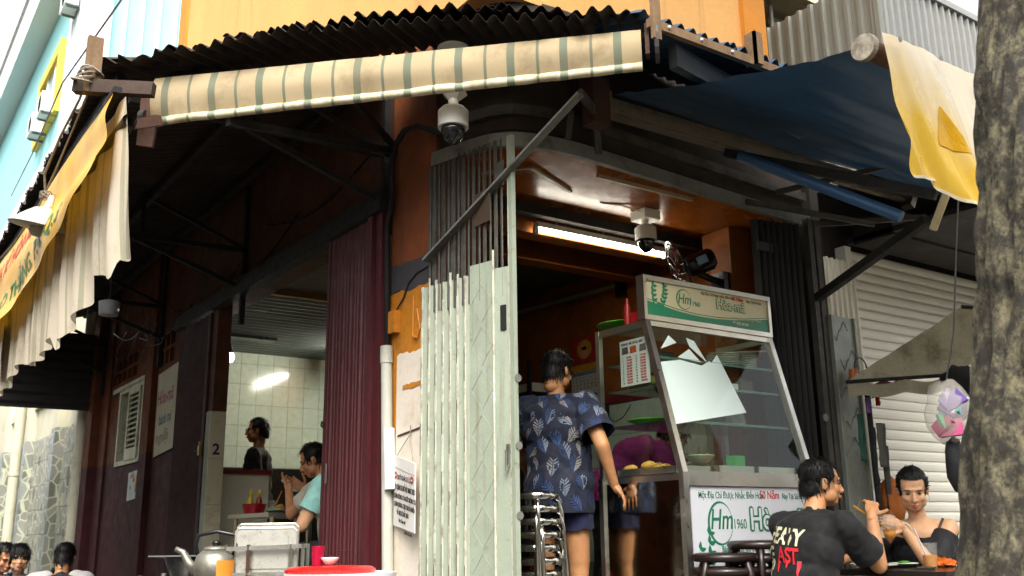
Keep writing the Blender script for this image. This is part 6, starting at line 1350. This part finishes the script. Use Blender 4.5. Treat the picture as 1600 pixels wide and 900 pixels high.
# magenta shirt, bent over behind the showcase
person('person in magenta shirt bent forward behind the showcase', (1.62, 1.02, .405), rad(-112), H=1.62, build=1.05, sk='a', lean=(0, rad(40)), hunched=.55, head=(0, rad(45), 0), rw=(1.98,.55,1.45), lw=(2.05,.85,1.45), rpole=(.3,-.6,-.6), lpole=(-.3,-.6,-.6), shirt=cloth('magenta_shirt', '#8a1f68'), sleeve=.75, hem=-.06, pants=cloth('black_trousers', '#15151a'), plen=1.9, seed=3)
# phone man
m3 = person('young man hunched over a phone at the dining table', (.40, 2.50, .407), rad(38), H=1.70, sk='a', pelvis=.53, seat=True, lean=(0, rad(10)), hunched=.25, head=(rad(22), rad(24), 0), neckf=.05, rw=(.30,2.90,1.375), lw=(.14,2.84,1.375), rpole=(.5,-.3,-1), lpole=(-.5,-.3,-1),
           rhand={'d': (-.55,.75,.35), 'palm': (-.6,-.2,.5), 'curl': .55}, lhand={'d': (.1,.9,.35), 'palm': (.6,-.2,.5), 'curl': .55}, shirt=cloth('pale_tee', '#b5b2a4'), sleeve=.6, hem=.0, pants=cloth('blue_jeans', '#1c2a44'), plen=1.9, seed=4)
o = MB().obox((.225,3.02,1.40), (.075,.008,.15), (rad(-55),0,.25)).build('mobile_phone', white_pl); tag(o, 'white phone held by the young man in the dining room', 'phone')
# mint shirt man, mostly behind the burgundy gate
person('man in mint green shirt leaning at the table behind the burgundy gate', (.28, 2.02, .407), rad(8), H=1.70, build=1.15, sk='b', pelvis=.53, seat=True, lean=(0, rad(12)), hunched=.15, head=(0, rad(20), 0), rw=(.35,2.33,1.235), lw=(.12,2.31,1.235), rpole=(.6,-.3,-1), lpole=(-.6,.0,-1), shirt=cloth('mint_tee', '#8fc4bc'), sleeve=.62, hem=.0, pants=cloth('black_trousers', '#15151a'), plen=1.9, seed=5)
# standing figure deep in the room
person('standing man in black shirt and glasses in the tiled room', (.77, 5.2, .41), rad(55), H=1.72, sk='a', head=(rad(10), 0, 0), shirt=cloth('black_tee', '#0c0c0e'), sleeve=.6, hem=-.10, pants=cloth('black_trousers', '#15151a'), plen=1.9, glasses=True, seed=6)
# the couple at the pavement table
m6 = person('man in black printed shirt seated at the pavement table, back turned', (1.31, -.74, .10), rad(-90), H=1.70, build=1.04, sk='c', pelvis=.535, seat=True, lean=(0, rad(13)), hunched=.18, head=(rad(-34), rad(4), 0), neckf=.03, rw=(1.70,-.90,1.10), rpole=(.25,-.2,-1.2), lw=(1.80,-.70,.90), lpole=(-.6,-.2,-.8),
           rhand={'d': (.45,.25,.6), 'palm': (.55,.75,-.1), 'curl': .75, 'side': -1}, lhand={'d': (.9,.1,.0), 'palm': (0,0,-1), 'curl': .3}, shirt=cloth('black_print_tee', '#09090b'), sleeve=.74, hem=.0, pants=cloth('grey_trousers', '#2c2c30'), plen=1.9, seed=7, shirt_fat=.028, vox=.009)
def shirt_proj(res, off=.006):
    me = res['shirt'].data; Mw = res['Mw']; bv = BVHTree.FromPolygons([Mw @ v.co for v in me.vertices], [p.vertices for p in me.polygons]); bk = Mw.to_3x3() @ (-res['fwd']); bk = Vector((bk.x, bk.y, 0)).normalized()
    def f(p):
        h = bv.ray_cast(p + bk*.5, -bk)
        q = h[0] + bk*off if h[0] is not None else p
        return res['Mw'].inverted() @ q + ORG[res['t'].name]
    return f, bk
pf, bk = shirt_proj(m6); rtw = (m6['Mw'].to_3x3() @ m6['rt']).normalized(); cc = m6['Mw'] @ m6['Ch']
creami = M('cream_shirt_print', '#c9c2a0', .8, var=.15, scale=30); redi = M('red_shirt_print', '#d0202c', .7, var=.1, scale=30)
# seen from behind, letters run from his left to his right
def drips(seedv):
    rn = random.Random(seedv)
def back_text(tx, size, mat, u, z, sx):
    # subdivide by extruding nothing: letters are small, project vertex by vertex
    return text(tx, size, mat, m6['t'], cc + bk*.2 + rtw*u + Vector((0, 0, z)), rtw + Vector((0, 0, -.10)), (0, 0, 1), sx=sx, bold=.03, proj=pf, depth=0, name='shirt_print')
back_text('HEAVY', .105, creami, -.165, .055, .74); back_text('YE', .10, creami, -.165, -.035, .68); back_text('AST', .10, redi, -.06, -.04, .72)
for u, z, L, mt in ((-.16,-.09,.05,creami),(-.12,-.09,.07,creami),(-.10,-.09,.04,creami),(-.05,-.09,.05,redi),(.0,-.09,.03,redi),(.065,-.09,.075,redi)):
    printed([cc+bk*.2+rtw*(u-.009)+Vector((0,0,z+.05)), cc+bk*.2+rtw*(u+.009)+Vector((0,0,z+.05)), cc+bk*.2+rtw*(u+.002)+Vector((0,0,z+.05-L)), cc+bk*.2+rtw*(u-.002)+Vector((0,0,z+.05-L))], mt, m6['t'], lambda p: pf(p), 'print_drip', 3)
m7 = person('woman in black off shoulder top looking down at her drink', (2.50, -.66, .10), rad(112), H=1.64, build=1.08, sk='b', pelvis=.52, seat=True, lean=(0, rad(10)), hunched=.12, head=(rad(14), rad(20), 0), neckf=.03, female=True, hairstyle='tied', lw=(2.23,-.72,1.03), lpole=(-.5,.0,-1.0), rw=(2.20,-.56,1.0), rpole=(.8,.2,-1.0),
           lhand={'d': (-.75,.25,.5), 'palm': (-.2,.95,.0), 'curl': .6, 'side': 1}, rhand={'d': (-.8,-.2,.5), 'palm': (0,-1,0), 'curl': .5}, shirt=cloth('black_offshoulder', '#141215'), offsh=True, hem=.0, pants=cloth('black_trousers', '#15151a'), plen=1.9, seed=8, vox=.009)
P(MB().tube([m7['LS']+Vector((.02,.04,.05)), m7['LS'].lerp(m7['Ch'],.4)+Vector((0,.11,.0)), m7['Ch']+Vector((.02,.15,-.08))], .007, 6), 'bag_strap', M('brown_strap', '#2f2420', .6), m7['t'], local=True)
P(MB().tube([m7['LW']+Vector((.034*math.cos(a), .0+.012*math.sin(a*1), .034*math.sin(a))) for a in (2*math.pi*q/16 for q in range(16))], .006, 6, closed=True), 'bracelet', M('pale_beads', '#c9bfa8', .4), m7['t'], local=True)
# drinks in their hands
def bag_drink(c, label, tilt, liquid, straw=None):
    t = thing('drink_pouch', c, label, 'drink'); Mx = Matrix.Translation(c) @ Matrix.Rotation(tilt[0], 4, 'X') @ Matrix.Rotation(tilt[1], 4, 'Y')
    P(MB().lathe([(.004,-.075),(.03,-.035),(.036,.03),(.032,.085),(.030,.085),(.034,.03),(.028,-.033),(.003,-.07)], (0,0,0), 18).xf(Mx), 'pouch', M('clear_plastic', '#d8dad2'), t, smooth=True)
    P(MB().lathe([(.003,-.068),(.027,-.033),(.031,-.005),(.0,-.005)], (0,0,0), 18).xf(Mx), 'drink', M('drink'+liquid, liquid, .15, var=.05, transl=.4), t, smooth=True)
    if straw: P(MB().tube([Mx @ Vector((0,0,.0)), Vector(straw)], .0045, 6), 'straw', M('straw_yellow', '#c98a1c', .5), t)
bag_drink((1.83,-.90,1.03), 'clear pouch of orange drink held by the seated man', (rad(12), rad(-18)), '#e09a10', (1.655,-.83,1.15))
cup((2.145,-.64,.985), .035, .12, '#d8d4c4', 'pale plastic cup held by the woman', None, .3)
# diners low in the alley
dn = 'diners on low stools in the alley'
def low_seat(x, y, label):
    t = thing('low_stool', (x, y, 0), label, 'stool', 'low alley stools'); m = M('blue_plastic', '#2c4a78', .4)
    P(MB().box((x-.13,y-.13,.20),(x+.13,y+.13,.22)), 'seat', m, t)
    for a in (-1, 1):
        for b in (-1, 1): P(MB().bar((x+a*.1,y+b*.1,.2),(x+a*.12,y+b*.12,0), .03, .03), 'leg', m, t)
def diner(label, x, y, yaw, zt, **k):
    low_seat(x, y, 'low blue stool under a diner in the alley'); return person(label, (x, y, 0), yaw, pelvis=.30, seat=True, group=dn, vox=.013, **k)
diner('woman with dark fringe in pale lavender shirt facing out of the alley', -1.20, 5.25, rad(165), .95, H=1.56, lean=(0, rad(12)), hunched=.1, head=(rad(10), rad(2), 0), female=True, hairstyle='bangs', sk='b', shirt=cloth('lavender_shirt', '#aeb4cc'), sleeve=.7, hem=.0, pants=cloth('blue_jeans', '#1c2a44'), plen=1.9, seed=11)
diner('heavy man in dark blue shirt eating beside the lavender shirt woman', -1.46, 5.55, rad(-150), 1.0, H=1.66, build=1.15, lean=(0, rad(20)), hunched=.15, head=(rad(-10), rad(22), 0), sk='a', shirt=cloth('blue_shirt', '#2c3a66'), sleeve=.7, hem=.0, pants=cloth('grey_trousers', '#2c2c30'), plen=1.9, seed=12)
m = diner('person with pink hair bow behind the lavender shirt woman', -1.42, 6.15, rad(30), 1.0, H=1.62, lean=(0, rad(14)), hunched=.1, head=(0, rad(12), 0), female=True, hairstyle='tied', sk='b', shirt=cloth('white_shirt', '#c9c9c6'), sleeve=.7, hem=.0, pants=cloth('grey_trousers', '#2c2c30'), plen=1.9, seed=13)
for s in (-1, 1): P(lump(m['h'](s*.035-.02,-.10,.075), (.035,.014,.03), 3), 'hair_bow', M('pink_bow', '#c8587a', .7), m['t'], smooth=True, local=True)
diner('man in charcoal shirt with white raglan sleeves, back turned in the alley', -1.05, 4.55, rad(-20), .98, H=1.66, build=1.1, lean=(0, rad(20)), hunched=.2, head=(0, rad(24), 0), sk='c', shirt=cloth('charcoal_tee', '#1e1e26'), raglan=cloth('white_sleeve', '#b9b6b2'), sleeve=.8, hem=.0, pants=cloth('grey_trousers', '#2c2c30'), plen=1.9, seed=14)
diner('dark haired diner bent low behind the raglan shirt man', -.72, 5.35, rad(150), .88, H=1.56, lean=(0, rad(38)), hunched=.3, head=(0, rad(30), 0), sk='b', shirt=cloth('white_shirt', '#c9c9c6'), sleeve=.7, hem=.0, pants=cloth('grey_trousers', '#2c2c30'), plen=1.9, seed=15)
tb = thing('low_alley_table', (-1.02, 5.0, 0), 'low steel folding table among the alley diners', 'table', 'tables')
P(MB().box((-1.25,4.85,.48),(-.8,5.15,.50)), 'table_top', stainless, tb)
for x in (-1.22, -.83):
    for y in (4.88, 5.12): P(MB().tube([(x,y,0),(x,y,.48)], .012, 8), 'leg', shiny, tb)
o = MB().box((-1.06,4.95,.502),(-.98,5.03,.58)).build('yellow_tub', M('yellow_tub', '#d0b81c', .4)); tag(o, 'yellow plastic tub on the low alley table', 'tub')
# drop empty-label leftovers
for o in list(bpy.data.objects):
    if o.type == 'MESH' and not o.data.materials: print('NO MATERIAL', o.name)
